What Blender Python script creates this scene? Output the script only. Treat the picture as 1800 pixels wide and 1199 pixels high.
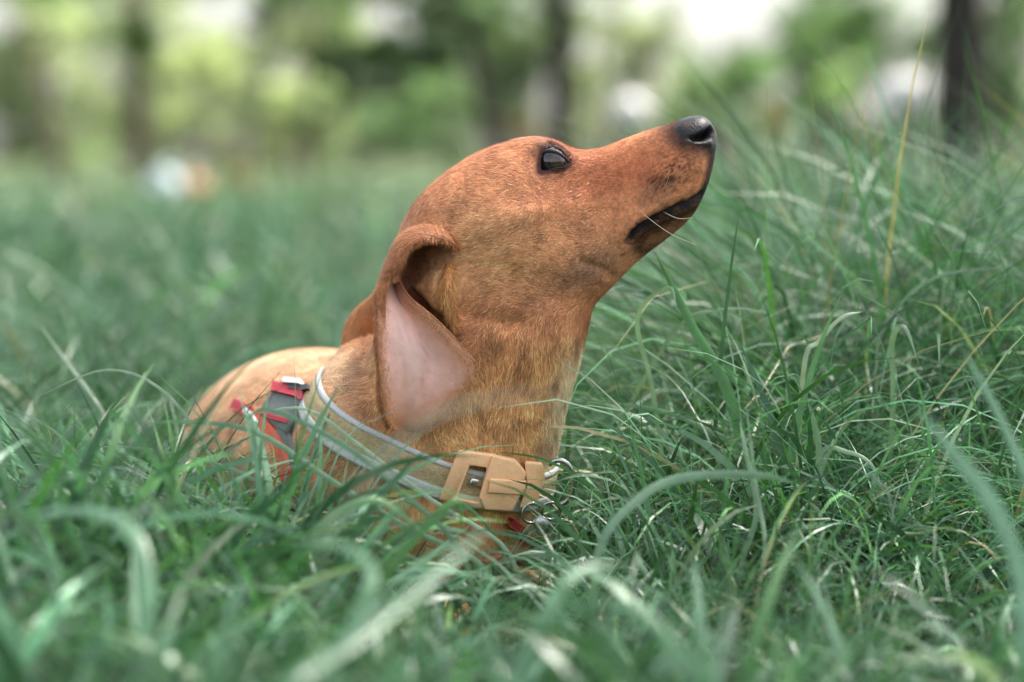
import bpy, bmesh, math, random
import numpy as np
from mathutils import Vector, Matrix, noise as mnoise
from mathutils.bvhtree import BVHTree

rng = np.random.default_rng(7)
random.seed(7)
scene = bpy.context.scene
for o in list(bpy.data.objects):
    bpy.data.objects.remove(o, do_unlink=True)
C = scene.collection

# ------------------------------------------------------------------ camera, sky, sun, exposure
F = 4250.0                       # focal length in pixels of the 1800 px wide photograph
S = 0.00032                      # metres per pixel in the plane of the dog's head (y = 0)
D = F * S                        # camera distance from that plane, 1.36 m
HZ = 270.0                       # pixel row of the horizon
CAMH = 0.262
PITCH = math.atan((599.5 - HZ) / F)
CAM = Vector((0, -D, CAMH))
cam = bpy.data.cameras.new('camera')
cam.lens = 85; cam.sensor_width = 36; cam.clip_start = 0.05; cam.clip_end = 2000
cam.dof.use_dof = True; cam.dof.focus_distance = D - 0.034; cam.dof.aperture_fstop = 3.8
cam_o = bpy.data.objects.new('camera', cam); C.objects.link(cam_o)
cam_o.location = CAM; cam_o.rotation_euler = (math.pi / 2 - PITCH, 0, 0)
scene.camera = cam_o

SUN_EL, SUN_AZ = math.radians(60), math.radians(48)      # azimuth from +Y towards +X
world = bpy.data.worlds.new('World'); scene.world = world; world.use_nodes = True
wn = world.node_tree.nodes; wl = world.node_tree.links
bg = wn['Background']
sky = wn.new('ShaderNodeTexSky'); sky.sky_type = 'NISHITA'; sky.sun_disc = False
sky.sun_elevation = SUN_EL; sky.sun_rotation = SUN_AZ
sky.air_density = 1.0; sky.dust_density = 4.0; sky.ozone_density = 1.0
hs = wn.new('ShaderNodeHueSaturation'); hs.inputs['Saturation'].default_value = 0.35
wl.new(sky.outputs[0], hs.inputs['Color']); wl.new(hs.outputs[0], bg.inputs[0])
bg.inputs[1].default_value = 0.15
sun = bpy.data.lights.new('sun', 'SUN'); sun.energy = 4.0; sun.angle = math.radians(9); sun.color = (1, 0.95, 0.86)
sun_o = bpy.data.objects.new('sun', sun); C.objects.link(sun_o)
sd = Vector((math.sin(SUN_AZ) * math.cos(SUN_EL), math.cos(SUN_AZ) * math.cos(SUN_EL), math.sin(SUN_EL)))
sun_o.rotation_euler = sd.to_track_quat('Z', 'Y').to_euler()
scene.view_settings.view_transform = 'Standard'
scene.view_settings.look = 'None'
scene.view_settings.exposure = 1.45
scene.view_settings.gamma = 1.0
scene.render.engine = 'CYCLES'
scene.cycles.use_denoising = True
scene.cycles.max_bounces = 8
scene.cycles.transparent_max_bounces = 8
scene.cycles.sample_clamp_indirect = 6

# ------------------------------------------------------------------ helpers
cp, sp = math.cos(PITCH), math.sin(PITCH)
def P(px, py, Y=0.0):
    """the point of the vertical plane y = Y seen at photo pixel (px, py)"""
    dx = px - 900.0; up = 599.5 - py
    d = Vector((dx, F * cp + up * sp, up * cp - F * sp))
    t = (Y + D) / d.y
    return Vector((d.x * t, Y, CAMH + d.z * t))
def proj(v):
    """numpy (n,3) world -> photo pixels (n,2)"""
    x = v[:, 0]; y = v[:, 1] + D; z = v[:, 2] - CAMH
    dep = y * cp - z * sp; up = y * sp + z * cp
    return np.stack([900 + F * x / dep, 599.5 - F * up / dep], 1)
def ray(px, py):
    return (P(px, py, 0) - CAM).normalized()
def srgb(r, g, b):
    f = lambda c: (c / 255 / 12.92) if c / 255 <= 0.04045 else ((c / 255 + 0.055) / 1.055) ** 2.4
    return (f(r), f(g), f(b))
def interp(x, tab):
    return np.interp(x, [t[0] for t in tab], [t[1] for t in tab])
def smooth(a, b, x):
    t = np.clip((x - a) / (b - a), 0, 1); return t * t * (3 - 2 * t)

def big_mesh(name, V, faces, cols=None, mat=None, parent=None, smooth_sh=True, rough=None):
    """V (n,3); faces (m,k) array or list of arrays; cols (n,3) per vertex"""
    me = bpy.data.meshes.new(name)
    V = np.asarray(V, np.float32)
    fl = faces if isinstance(faces, list) else [faces]
    fl = [np.asarray(f, np.int32) for f in fl if len(f)]
    me.vertices.add(len(V)); me.vertices.foreach_set('co', V.ravel())
    nl = sum(f.size for f in fl); me.loops.add(nl)
    me.loops.foreach_set('vertex_index', np.concatenate([f.ravel() for f in fl]))
    npol = sum(len(f) for f in fl); me.polygons.add(npol)
    tot = np.concatenate([np.full(len(f), f.shape[1], np.int32) for f in fl])
    start = np.concatenate([[0], np.cumsum(tot)[:-1]]).astype(np.int32)
    me.polygons.foreach_set('loop_start', start)
    try: me.polygons.foreach_set('loop_total', tot)
    except Exception: pass
    me.update(calc_edges=True); me.validate()
    if smooth_sh:
        me.polygons.foreach_set('use_smooth', np.ones(len(me.polygons), bool))
    if cols is not None:
        a = me.attributes.new('tint', 'FLOAT_COLOR', 'POINT')
        c4 = np.ones((len(V), 4), np.float32); c4[:, :3] = cols
        a.data.foreach_set('color', c4.ravel())
    if rough is not None:
        a = me.attributes.new('gloss', 'FLOAT', 'POINT'); a.data.foreach_set('value', np.asarray(rough, np.float32))
    if mat: me.materials.append(mat)
    o = bpy.data.objects.new(name, me); C.objects.link(o)
    if parent: o.parent = parent
    return o
def tag(o, label=None, cat=None, group=None, kind=None):
    if label: o['label'] = label
    if cat: o['category'] = cat
    if group: o['group'] = group
    if kind: o['kind'] = kind
    return o
def empty(name, loc=(0, 0, 0)):
    o = bpy.data.objects.new(name, None); C.objects.link(o); o.location = loc; o.empty_display_size = 0.05
    return o
def put(parent, o):
    """parent keeping world place (the empty has only a location)"""
    o.parent = parent; o.matrix_parent_inverse = Matrix.Translation(-parent.location)
    return o

def catmull(pts, n):
    pts = [np.array(p, float) for p in pts]
    q = [2 * pts[0] - pts[1]] + pts + [2 * pts[-1] - pts[-2]]
    out = []
    for t in np.linspace(0, len(pts) - 1 - 1e-9, n):
        i = int(t); f = t - i
        a, b, c, d = q[i], q[i + 1], q[i + 2], q[i + 3]
        out.append(0.5 * (2 * b + (c - a) * f + (2 * a - 5 * b + 4 * c - d) * f * f + (3 * b - a - 3 * c + d) * f ** 3))
    return np.array(out)

def tube_arrays(pts, rad, seg=10, flat=None, n=None, cap=True):
    """closed tapered tube through pts; rad per point (scalar or (a,b)); flat = fixed side vector"""
    pts = np.array([list(p) for p in pts], float); rad = np.array([r if hasattr(r, '__len__') else (r, r) for r in rad], float)
    if n:
        pr = catmull(np.hstack([pts, rad]), n); pts, rad = pr[:, :3], np.maximum(pr[:, 3:], 1e-5)
    tg = np.gradient(pts, axis=0); tg /= np.linalg.norm(tg, axis=1)[:, None] + 1e-12
    V = []; prev = None
    for i, p in enumerate(pts):
        t = tg[i]
        if flat is not None: s = np.array(flat, float)
        elif prev is not None: s = prev
        else: s = np.cross(t, (0.3, 0.2, 1.0))
        s = s - t * s.dot(t); s /= np.linalg.norm(s) + 1e-12; prev = s
        w = np.cross(t, s)
        a = np.linspace(0, 2 * math.pi, seg, endpoint=False)
        V.append(p + np.outer(np.cos(a), s) * rad[i, 0] + np.outer(np.sin(a), w) * rad[i, 1])
    m = len(pts); V = np.concatenate(V)
    i, j = np.meshgrid(np.arange(m - 1), np.arange(seg), indexing='ij')
    a = i * seg + j; b = i * seg + (j + 1) % seg
    q = np.stack([a, b, b + seg, a + seg], -1).reshape(-1, 4)
    fs = [q]
    if cap:
        V = np.vstack([V, pts[0] - tg[0] * rad[0].min() * .6, pts[-1] + tg[-1] * rad[-1].min() * .6])
        k = np.arange(seg)
        c0 = np.stack([(k + 1) % seg, k, np.full(seg, m * seg)], -1)
        c1 = np.stack([(m - 1) * seg + k, (m - 1) * seg + (k + 1) % seg, np.full(seg, m * seg + 1)], -1)
        fs.append(np.vstack([c0, c1]))
    return V, fs
def join_arrays(parts):
    V = []; f3 = []; f4 = []; off = 0
    for v, fs in parts:
        V.append(v)
        for f in (fs if isinstance(fs, list) else [fs]):
            (f3 if f.shape[1] == 3 else f4).append(f + off)
        off += len(v)
    r = []
    if f4: r.append(np.vstack(f4))
    if f3: r.append(np.vstack(f3))
    return np.vstack(V), r
def sphere_arrays(c, r, seg=24, rings=16):
    c = np.array(list(c), float); r = np.array(r if hasattr(r, '__len__') else (r, r, r), float)
    zs = -np.cos(np.linspace(0.02, math.pi - 0.02, rings))
    pts = [(0, 0, z) for z in zs]; rd = [math.sqrt(max(1e-6, 1 - z * z)) for z in zs]
    V, fs = tube_arrays(pts, rd, seg, flat=(1, 0, 0))
    return V * r + c, fs

# ------------------------------------------------------------------ materials
def new_mat(name):
    m = bpy.data.materials.new(name); m.use_nodes = True
    return m, m.node_tree.nodes, m.node_tree.links, m.node_tree.nodes['Principled BSDF']
def attr_mat(name, rough=0.6, transl=0.0, spec=0.5, nscale=None, namt=0.2, bump=0.0, bscale=200, gloss=False, tr_gain=1.0, sub=0.0):
    m, N, L, b = new_mat(name)
    at = N.new('ShaderNodeAttribute'); at.attribute_name = 'tint'
    col = at.outputs['Color']
    if nscale:
        tc = N.new('ShaderNodeTexCoord'); nz = N.new('ShaderNodeTexNoise'); nz.inputs['Scale'].default_value = nscale
        nz.inputs['Detail'].default_value = 5; L.new(tc.outputs['Object'], nz.inputs['Vector'])
        mr = N.new('ShaderNodeMapRange'); mr.inputs[1].default_value = 0.3; mr.inputs[2].default_value = 0.7
        mr.inputs[3].default_value = 1 - namt; mr.inputs[4].default_value = 1 + namt
        L.new(nz.outputs['Fac'], mr.inputs[0])
        mx = N.new('ShaderNodeVectorMath'); mx.operation = 'SCALE'
        L.new(col, mx.inputs[0]); L.new(mr.outputs[0], mx.inputs['Scale']); col = mx.outputs[0]
    L.new(col, b.inputs['Base Color'])
    b.inputs['Roughness'].default_value = rough
    b.inputs['Specular IOR Level'].default_value = spec
    if gloss:
        ag = N.new('ShaderNodeAttribute'); ag.attribute_name = 'gloss'
        mr2 = N.new('ShaderNodeMapRange'); mr2.inputs[3].default_value = rough; mr2.inputs[4].default_value = 0.38
        L.new(ag.outputs['Fac'], mr2.inputs[0]); L.new(mr2.outputs[0], b.inputs['Roughness'])
        mr3 = N.new('ShaderNodeMapRange'); mr3.inputs[3].default_value = spec; mr3.inputs[4].default_value = 0.35
        L.new(ag.outputs['Fac'], mr3.inputs[0]); L.new(mr3.outputs[0], b.inputs['Specular IOR Level'])
    if bump:
        tc = N.new('ShaderNodeTexCoord'); nb = N.new('ShaderNodeTexNoise'); nb.inputs['Scale'].default_value = bscale
        nb.inputs['Detail'].default_value = 4; L.new(tc.outputs['Object'], nb.inputs['Vector'])
        bp = N.new('ShaderNodeBump'); bp.inputs['Strength'].default_value = bump; bp.inputs['Distance'].default_value = 0.001
        L.new(nb.outputs['Fac'], bp.inputs['Height']); L.new(bp.outputs[0], b.inputs['Normal'])
    if sub:
        b.inputs['Subsurface Weight'].default_value = sub; b.inputs['Subsurface Radius'].default_value = (0.006, 0.002, 0.001)
        b.inputs['Subsurface Scale'].default_value = 0.5
    if transl:
        tr = N.new('ShaderNodeBsdfTranslucent'); ms = N.new('ShaderNodeMixShader'); ms.inputs[0].default_value = transl
        sc = N.new('ShaderNodeVectorMath'); sc.operation = 'MULTIPLY'; sc.inputs[1].default_value = (1.15 * tr_gain, 1.2 * tr_gain, 0.7 * tr_gain)
        L.new(col, sc.inputs[0]); L.new(sc.outputs[0], tr.inputs[0])
        out = N['Material Output']
        L.new(b.outputs[0], ms.inputs[1]); L.new(tr.outputs[0], ms.inputs[2]); L.new(ms.outputs[0], out.inputs[0])
    return m
def plain_mat(name, col, rough=0.5, metal=0.0, bump=0.0, bscale=300, namt=0.0, nscale=60, coat=0.0):
    m, N, L, b = new_mat(name)
    b.inputs['Base Color'].default_value = (*col, 1); b.inputs['Roughness'].default_value = rough; b.inputs['Metallic'].default_value = metal
    b.inputs['Coat Weight'].default_value = coat
    tc = N.new('ShaderNodeTexCoord')
    if namt:
        nz = N.new('ShaderNodeTexNoise'); nz.inputs['Scale'].default_value = nscale; nz.inputs['Detail'].default_value = 6
        L.new(tc.outputs['Object'], nz.inputs['Vector'])
        cr = N.new('ShaderNodeMapRange'); cr.inputs[1].default_value = .3; cr.inputs[2].default_value = .7
        cr.inputs[3].default_value = 1 - namt; cr.inputs[4].default_value = 1 + namt; L.new(nz.outputs['Fac'], cr.inputs[0])
        vm = N.new('ShaderNodeVectorMath'); vm.operation = 'SCALE'; vm.inputs[0].default_value = col
        L.new(cr.outputs[0], vm.inputs['Scale']); L.new(vm.outputs[0], b.inputs['Base Color'])
    if bump:
        nb = N.new('ShaderNodeTexNoise'); nb.inputs['Scale'].default_value = bscale; nb.inputs['Detail'].default_value = 4
        L.new(tc.outputs['Object'], nb.inputs['Vector'])
        bp = N.new('ShaderNodeBump'); bp.inputs['Strength'].default_value = bump; bp.inputs['Distance'].default_value = 0.002
        L.new(nb.outputs['Fac'], bp.inputs['Height']); L.new(bp.outputs[0], b.inputs['Normal'])
    return m
M_fur = attr_mat('dog_skin', rough=0.75, spec=0.15, nscale=420, namt=0.28, bump=0.35, bscale=900, gloss=True)
M_hair = attr_mat('dog_hair', rough=0.55, spec=0.25)
M_ear = attr_mat('ear_skin', rough=0.55, spec=0.3, nscale=120, namt=0.10, bump=0.25, bscale=600, sub=0.35)
M_grass = attr_mat('grass_blade', rough=0.36, spec=0.6, transl=0.25, nscale=90, namt=0.18)
M_leaf = attr_mat('tree_leaf', rough=0.5, spec=0.4, transl=0.5)
M_bark = plain_mat('dark_bark', (0.035, 0.028, 0.024), 0.9, bump=0.6, bscale=30, namt=0.4, nscale=14)
M_barkb = plain_mat('brown_bark', (0.12, 0.085, 0.06), 0.9, bump=0.6, bscale=30, namt=0.4, nscale=14)

# ------------------------------------------------------------------ the ground
def ground_z(x, y):
    d = np.hypot(x, y)
    return (0.008 * np.sin(x * 9 + 1.3) * np.cos(y * 8) + 0.006 * np.sin(x * 23 + y * 17)) * np.clip(1.5 - d * 0.1, 0.3, 1) \
        + 0.05 * np.sin(x * 0.31 + 0.5) * np.sin(y * 0.23) * smooth(4, 14, d)
def build_ground():
    t = np.linspace(-1, 1, 141); g = np.sign(t) * (np.abs(t) * 2.2 + (np.abs(t) ** 5) * 600)
    X, Y = np.meshgrid(g, g, indexing='ij'); Z = ground_z(X, Y)
    n = len(g); V = np.stack([X, Y, Z], -1).reshape(-1, 3)
    i, j = np.meshgrid(np.arange(n - 1), np.arange(n - 1), indexing='ij'); a = i * n + j
    q = np.stack([a, a + n, a + n + 1, a + 1], -1).reshape(-1, 4)
    m, N, L, b = new_mat('soil_and_thatch')
    tc = N.new('ShaderNodeTexCoord'); nz = N.new('ShaderNodeTexNoise'); nz.inputs['Scale'].default_value = 14; nz.inputs['Detail'].default_value = 8
    L.new(tc.outputs['Object'], nz.inputs['Vector'])
    cr = N.new('ShaderNodeValToRGB'); e = cr.color_ramp.elements
    e[0].position = .35; e[0].color = (0.018, 0.013, 0.008, 1); e[1].position = .65; e[1].color = (0.025, 0.034, 0.016, 1)
    L.new(nz.outputs['Fac'], cr.inputs[0]); L.new(cr.outputs[0], b.inputs['Base Color']); b.inputs['Roughness'].default_value = .95; b.inputs['Specular IOR Level'].default_value = .1
    bp = N.new('ShaderNodeBump'); bp.inputs['Distance'].default_value = .01; L.new(nz.outputs['Fac'], bp.inputs['Height']); L.new(bp.outputs[0], b.inputs['Normal'])
    return tag(big_mesh('ground', V, q, mat=m), kind='structure')
ground = build_ground()

# ------------------------------------------------------------------ trees and shrubs behind
def leaf_cloud(center, rad, n, size, col, var=0.25, droop=0.3):
    """n leaf quads spread in an ellipsoid in uneven clumps"""
    k = max(4, n // 60)
    cc = rng.normal(size=(k, 3)); cc /= np.linalg.norm(cc, axis=1)[:, None]; cc *= (rng.random((k, 1)) ** 0.45)
    idx = rng.integers(0, k, n)
    p = cc[idx] + rng.normal(size=(n, 3)) * 0.17
    pos = np.array(center) + p * np.array(rad)
    nor = rng.normal(size=(n, 3)) + np.array([0, 0, 0.9]); nor /= np.linalg.norm(nor, axis=1)[:, None]
    t = np.cross(nor, rng.normal(size=(n, 3))); t /= np.linalg.norm(t, axis=1)[:, None]
    s = np.cross(nor, t)
    L = size * rng.uniform(.6, 1.3, (n, 1)); W = L * rng.uniform(.4, .6, (n, 1))
    tip = t - np.array([0, 0, droop]); 
    V = np.stack([pos - t * L * .5, pos + s * W * .5, pos + tip * L * .5, pos - s * W * .5], 1).reshape(-1, 3)
    f = np.arange(n * 4).reshape(-1, 4)
    cl = np.array(col) * (1 + var * rng.normal(size=(k, 1)))[idx] * (1 + .15 * rng.normal(size=(n, 1)))
    return V, f, np.repeat(np.clip(cl, 0.005, .9), 4, 0)

def plant(name, label, cat, px, dist, trunk_r, blobs, col, leaf, dens=1.0, bark=None, lean=(0, 0), group=None, top=None, var=0.25, high=()):
    """blobs: (px, py, rx_px, ry_px, depth offset m) in the photo at the plant's own distance"""
    Yp = dist - D
    base = P(px, 300, Yp); base.z = float(ground_z(base.x, base.y)) - 0.02
    root = empty(name, base); tag(root, label, cat, group)
    pm = F / dist
    parts = []; Vs = []; Fs = []; Cs = []; off = 0
    bl = []
    for (bx, by, rx, ry, dy) in blobs:
        c = P(bx, by, Yp + dy); bl.append((c, (rx / pm, max(rx, ry) * .8 / pm, ry / pm)))
    hi = len(bl); bl += [(Vector(c), r) for c, r in high]
    topz = top if top else max(c.z for c, r in bl)
    tp = [base, Vector((base.x + lean[0] * .35, base.y, base.z + topz * .35)), Vector((base.x + lean[0] * .7, base.y + lean[1] * .6, base.z + topz * .7)),
          Vector((base.x + lean[0], base.y + lean[1], base.z + topz))]
    parts.append(tube_arrays(tp, [trunk_r * 1.35, trunk_r, trunk_r * .85, trunk_r * .45], 10, n=14))
    tc = catmull([list(p) for p in tp], 30)
    for c, r in bl:
        zc = max(c.z - r[2] * .8, .15 * topz); i = int(np.argmin(np.abs(tc[:, 2] - min(zc, topz * .92)))); s0 = tc[i]
        mid = (s0 + np.array(c)) / 2 + np.array([0, 0, .08 * np.linalg.norm(np.array(c) - s0)])
        parts.append(tube_arrays([s0, mid, list(c)], [trunk_r * .3, trunk_r * .18, trunk_r * .06], 7, n=8))
        vol = r[0] * r[2]; n = int(min(9000, max(60, dens * vol / (leaf * leaf * .25) * 13.0)))
        v, f, k = leaf_cloud(c, r, n, leaf, col, var)
        Vs.append(v); Fs.append(f + off); Cs.append(k); off += len(v)
    V, fs = join_arrays(parts)
    put(root, big_mesh('trunk', V, fs, mat=bark or M_barkb))
    put(root, big_mesh('crown', np.vstack(Vs), np.vstack(Fs), cols=np.vstack(Cs), mat=M_leaf, smooth_sh=False))
    return root

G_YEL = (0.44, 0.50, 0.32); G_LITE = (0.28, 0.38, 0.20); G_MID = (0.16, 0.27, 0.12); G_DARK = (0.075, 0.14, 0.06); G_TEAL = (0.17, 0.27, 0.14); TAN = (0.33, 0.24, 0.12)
GT = 'trees and shrubs behind the meadow'
plant('tree', 'dark straight tree trunk at the right edge above the tall grass', 'tree', 1683, 9.0, .078,
      [(1560, 95, 75, 62, .9), (1770, 40, 70, 80, 1.0), (1500, -120, 200, 120, .6), (1700, -420, 380, 220, 0), (1850, -250, 260, 160, .3), (1520, -330, 250, 150, .2)], G_DARK, .085, .27, M_bark, top=4.6,
      high=[((1.7, 1.6, 4.3), (1.5, 1.5, .7)), ((.7, 1.0, 4.6), (1.2, 1.2, .6)), ((2.9, 2.0, 4.2), (1.3, 1.4, .7)), ((1.6, 3.4, 4.4), (1.5, 1.4, .7)), ((2.0, .3, 4.5), (1.3, 1.0, .6)),  # unseen crown lobes stretched toward the camera, added to shade the dog
            ((1.4, 6.5, 5.2), (2.2, 2.0, .9)), ((3.2, 5.0, 4.8), (1.5, 1.6, .8)), ((.2, 5.2, 4.9), (1.4, 1.5, .7)), ((.9, 2.2, 5.3), (1.6, 1.6, .6))])
plant('tree', 'thin dark tree trunk rising behind the top of the dog\'s head', 'tree', 985, 14.0, .066,
      [(880, -60, 150, 90, .3), (1060, -130, 170, 110, 0), (960, -330, 280, 160, 0), (905, 60, 50, 60, .2)], G_LITE, .08, .5, M_bark, top=3.0)
plant('tree', 'leaning tree with a dark low leafy bough left of the dog\'s head', 'tree', 905, 12.0, .04,
      [(520, 95, 90, 38, 0), (640, 80, 100, 45, .1), (760, 60, 90, 60, 0), (470, 20, 60, 50, .2), (610, -30, 150, 60, 0), (820, 10, 90, 50, .1), (590, 165, 34, 55, 0)], G_DARK, .06, .8, M_bark, lean=(-.35, 0), top=1.25)
plant('tree', 'brown trunk with bright green leaves at the upper left', 'tree', 245, 17.0, .045,
      [(220, 60, 55, 70, 0), (245, 140, 40, 50, .3), (200, -120, 150, 100, 0), (330, -60, 110, 70, .2), (120, -40, 120, 70, .5)], (0.11, 0.24, .06), .08, .6, M_barkb, top=2.6)
plant('tree', 'slim leaning brown trunk at the far left edge of the meadow', 'tree', 125, 16.0, .028,
      [(60, 210, 60, 60, .2), (20, 100, 60, 80, .4), (130, 190, 40, 40, .1)], (0.12, .16, .07), .07, .35, M_barkb, lean=(-.35, .2), top=1.2)
plant('tree', 'slim brown trunk between pale shrubs left of the dark bough', 'tree', 545, 19.0, .026,
      [(545, 190, 60, 50, 0), (520, -90, 120, 70, 0), (600, 20, 70, 60, .4)], G_LITE, .08, .4, M_barkb, top=2.2)
# shrubs along the wood's edge
sh = [
 ('tall pale yellow shrub at the left edge', 90, 20, [(110, 130, 75, 60, 0), (80, 60, 70, 60, .3), (140, 210, 50, 50, 0)], G_YEL, .5),
 ('tall pale yellow-green shrub right of the bright green leaves', 355, 22, [(345, 70, 60, 70, 0), (360, 170, 70, 55, 0), (390, 110, 40, 60, .3), (335, 225, 60, 40, 0)], G_YEL, .55),
 ('round pale shrub below the left part of the dark bough', 510, 23, [(500, 180, 55, 45, 0), (555, 195, 45, 45, .2), (475, 235, 40, 40, 0)], G_YEL, .5),
 ('olive shrub with brown stems low in front of the pale shrubs', 400, 18, [(400, 270, 55, 35, 0), (470, 285, 50, 30, .1), (440, 250, 45, 30, 0)], (.15, .17, .08), .4),
 ('grey-green low shrub right of the brown trunks', 640, 24, [(650, 250, 60, 45, 0), (700, 220, 60, 50, .2), (600, 280, 50, 30, 0)], G_TEAL, .6),
 ('light shrub just behind the dog\'s forehead', 780, 24, [(770, 190, 60, 55, 0), (820, 150, 50, 60, .3), (800, 260, 70, 45, 0)], G_TEAL, .6),
 ('sunlit yellow shrub right of the thin dark trunk', 1050, 21, [(1040, 150, 35, 45, 0), (1075, 60, 45, 40, .2), (1030, 215, 40, 30, 0)], G_YEL, .45),
 ('mid green shrub above the dog\'s nose', 1240, 22, [(1240, 165, 70, 50, 0), (1310, 130, 60, 50, .2), (1200, 225, 50, 30, 0), (1330, 200, 60, 40, 0)], G_MID, .6),
 ('mid green shrub right of the bright sky gap', 1420, 20, [(1410, 100, 70, 60, 0), (1470, 150, 60, 60, .2), (1400, 190, 60, 50, 0), (1440, 30, 70, 50, .3)], G_MID, .6),
 ('bright yellow-green shrub left of the dark trunk', 1500, 18, [(1480, 170, 45, 40, 0), (1500, 120, 35, 30, .1)], G_LITE, .5),
 ('mid green shrub at the right edge behind the dark trunk', 1770, 17, [(1770, 130, 50, 60, 0), (1800, 60, 60, 70, .2), (1760, 210, 60, 40, 0)], G_TEAL, .6),
 ('small tan dry shrub above the grass right of the nose', 1365, 15, [(1362, 200, 26, 24, 0), (1352, 225, 22, 18, 0)], TAN, .9),
 ('small tan dry shrub behind the dog\'s brow', 925, 15, [(922, 222, 24, 24, 0), (930, 245, 24, 18, 0)], TAN, .9),
 ('small straw coloured shrub at the meadow edge on the left', 432, 14, [(432, 318, 20, 22, 0), (438, 340, 16, 14, 0)], TAN, .7),
]
for lab, px, dist, blobs, col, dn in sh:
    plant('shrub', lab, 'shrub', px, dist, .02, blobs, col, .075, dn, M_barkb, group='shrubs along the meadow edge')
# the far tree line
far = [
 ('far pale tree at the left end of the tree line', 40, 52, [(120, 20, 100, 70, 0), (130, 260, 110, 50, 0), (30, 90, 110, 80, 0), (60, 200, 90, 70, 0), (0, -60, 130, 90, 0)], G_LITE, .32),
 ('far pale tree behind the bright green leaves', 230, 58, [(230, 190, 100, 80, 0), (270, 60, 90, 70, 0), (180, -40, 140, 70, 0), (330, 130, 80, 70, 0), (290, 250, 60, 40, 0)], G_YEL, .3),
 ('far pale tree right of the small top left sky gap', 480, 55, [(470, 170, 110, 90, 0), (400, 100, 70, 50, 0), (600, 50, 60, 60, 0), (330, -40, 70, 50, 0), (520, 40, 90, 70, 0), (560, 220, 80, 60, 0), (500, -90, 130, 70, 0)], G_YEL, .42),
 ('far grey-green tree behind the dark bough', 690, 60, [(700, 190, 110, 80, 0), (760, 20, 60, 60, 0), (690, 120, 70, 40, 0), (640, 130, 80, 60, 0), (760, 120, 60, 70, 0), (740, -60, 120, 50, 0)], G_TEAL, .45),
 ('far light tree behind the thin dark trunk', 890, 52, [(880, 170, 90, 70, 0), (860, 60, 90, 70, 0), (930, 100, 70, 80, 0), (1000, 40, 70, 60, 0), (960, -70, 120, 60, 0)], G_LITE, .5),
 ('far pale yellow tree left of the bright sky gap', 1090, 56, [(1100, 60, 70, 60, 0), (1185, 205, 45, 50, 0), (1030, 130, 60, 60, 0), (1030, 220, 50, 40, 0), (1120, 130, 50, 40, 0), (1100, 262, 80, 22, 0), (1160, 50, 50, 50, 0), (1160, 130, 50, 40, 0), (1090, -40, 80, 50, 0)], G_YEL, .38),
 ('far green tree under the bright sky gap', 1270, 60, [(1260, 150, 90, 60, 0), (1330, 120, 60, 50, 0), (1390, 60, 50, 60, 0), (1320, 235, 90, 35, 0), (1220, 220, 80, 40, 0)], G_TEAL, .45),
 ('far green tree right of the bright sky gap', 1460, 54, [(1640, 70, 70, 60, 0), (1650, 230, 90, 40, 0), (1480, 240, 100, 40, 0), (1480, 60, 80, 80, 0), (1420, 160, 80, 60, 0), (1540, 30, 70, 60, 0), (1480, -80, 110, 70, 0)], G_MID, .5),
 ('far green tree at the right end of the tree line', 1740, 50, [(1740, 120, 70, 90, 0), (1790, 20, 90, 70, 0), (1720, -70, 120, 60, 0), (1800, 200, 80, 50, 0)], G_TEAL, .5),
]
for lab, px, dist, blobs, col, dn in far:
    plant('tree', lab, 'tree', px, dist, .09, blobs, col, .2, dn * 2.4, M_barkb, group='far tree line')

# two small bundles lying far off at the meadow edge
def bundle(name, label, px, py, dist, r, col):
    Yp = dist - D; b = P(px, py, Yp); b.z = float(ground_z(b.x, b.y))
    root = empty(name, b); tag(root, label, 'bag')
    V, fs = sphere_arrays((0, 0, 0), 1.0, 28, 20)
    k = 1 + .12 * np.sin(5 * V[:, 0] + 3 * V[:, 2]) + .08 * np.sin(9 * V[:, 1] + 4 * V[:, 0])
    V = V * k[:, None] * np.array([r, r * .8, r * 1.05]); V[:, 2] = np.maximum(V[:, 2], -r * .75)
    V[:, 2] += r * .75
    o = big_mesh('sack', V, fs, mat=plain_mat(name + '_cloth', col, .7, bump=.5, bscale=25)); o.parent = root
    N1, f1 = tube_arrays([(0, 0, r * 1.7), (0, 0, r * 1.9), (.02, 0, r * 2.15)], [r * .2, r * .14, r * .3], 10, n=8)
    o = big_mesh('knot', N1, f1, mat=bpy.data.materials[name + '_cloth']); o.parent = root
bundle('cloth_bag', 'pale blue-white blurred bag lying in the far grass on the left', 292, 330, 13.0, .10, (.62, .72, .76))
bundle('cloth_bag', 'orange-tan blurred bag beside the pale blue one in the far grass', 342, 332, 13.3, .085, (.62, .27, .13))
# made-up white globes on posts, standing in for blurred bright spots
M_globe = plain_mat('white_globe', (.82, .80, .78), .35, namt=.05, nscale=8); M_post = plain_mat('grey_post', (.10, .11, .10), .6, namt=.2)
def spot_globe(label, px, dist, zc, r):
    b = P(px, 300, dist - D); b.z = float(ground_z(b.x, b.y)); root = empty('spot_globe', b); tag(root, label, 'bright_spot', 'globes standing in for bright spots')
    V, fs = sphere_arrays((0, 0, zc), r, 32, 20); o = big_mesh('globe', V, fs, mat=M_globe); o.parent = root
    V, fs = tube_arrays([(0, 0, -.02), (0, 0, zc - r * 1.05)], [.028, .025], 16); o = big_mesh('post', V, fs, mat=M_post); o.parent = root
    V, fs = tube_arrays([(0, 0, zc - r * 1.12), (0, 0, zc - r * .98), (0, 0, zc - r * .86)], [.04, .055, .058], 20); o = big_mesh('collar_ring', V, fs, mat=M_post); o.parent = root
spot_globe('blurred white spot just left of the dark trunk on the right', 1590, 9.2, .455, .095)
spot_globe('blurred white globe above the dog\'s muzzle', 1110, 12.0, .455, .085)
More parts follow.
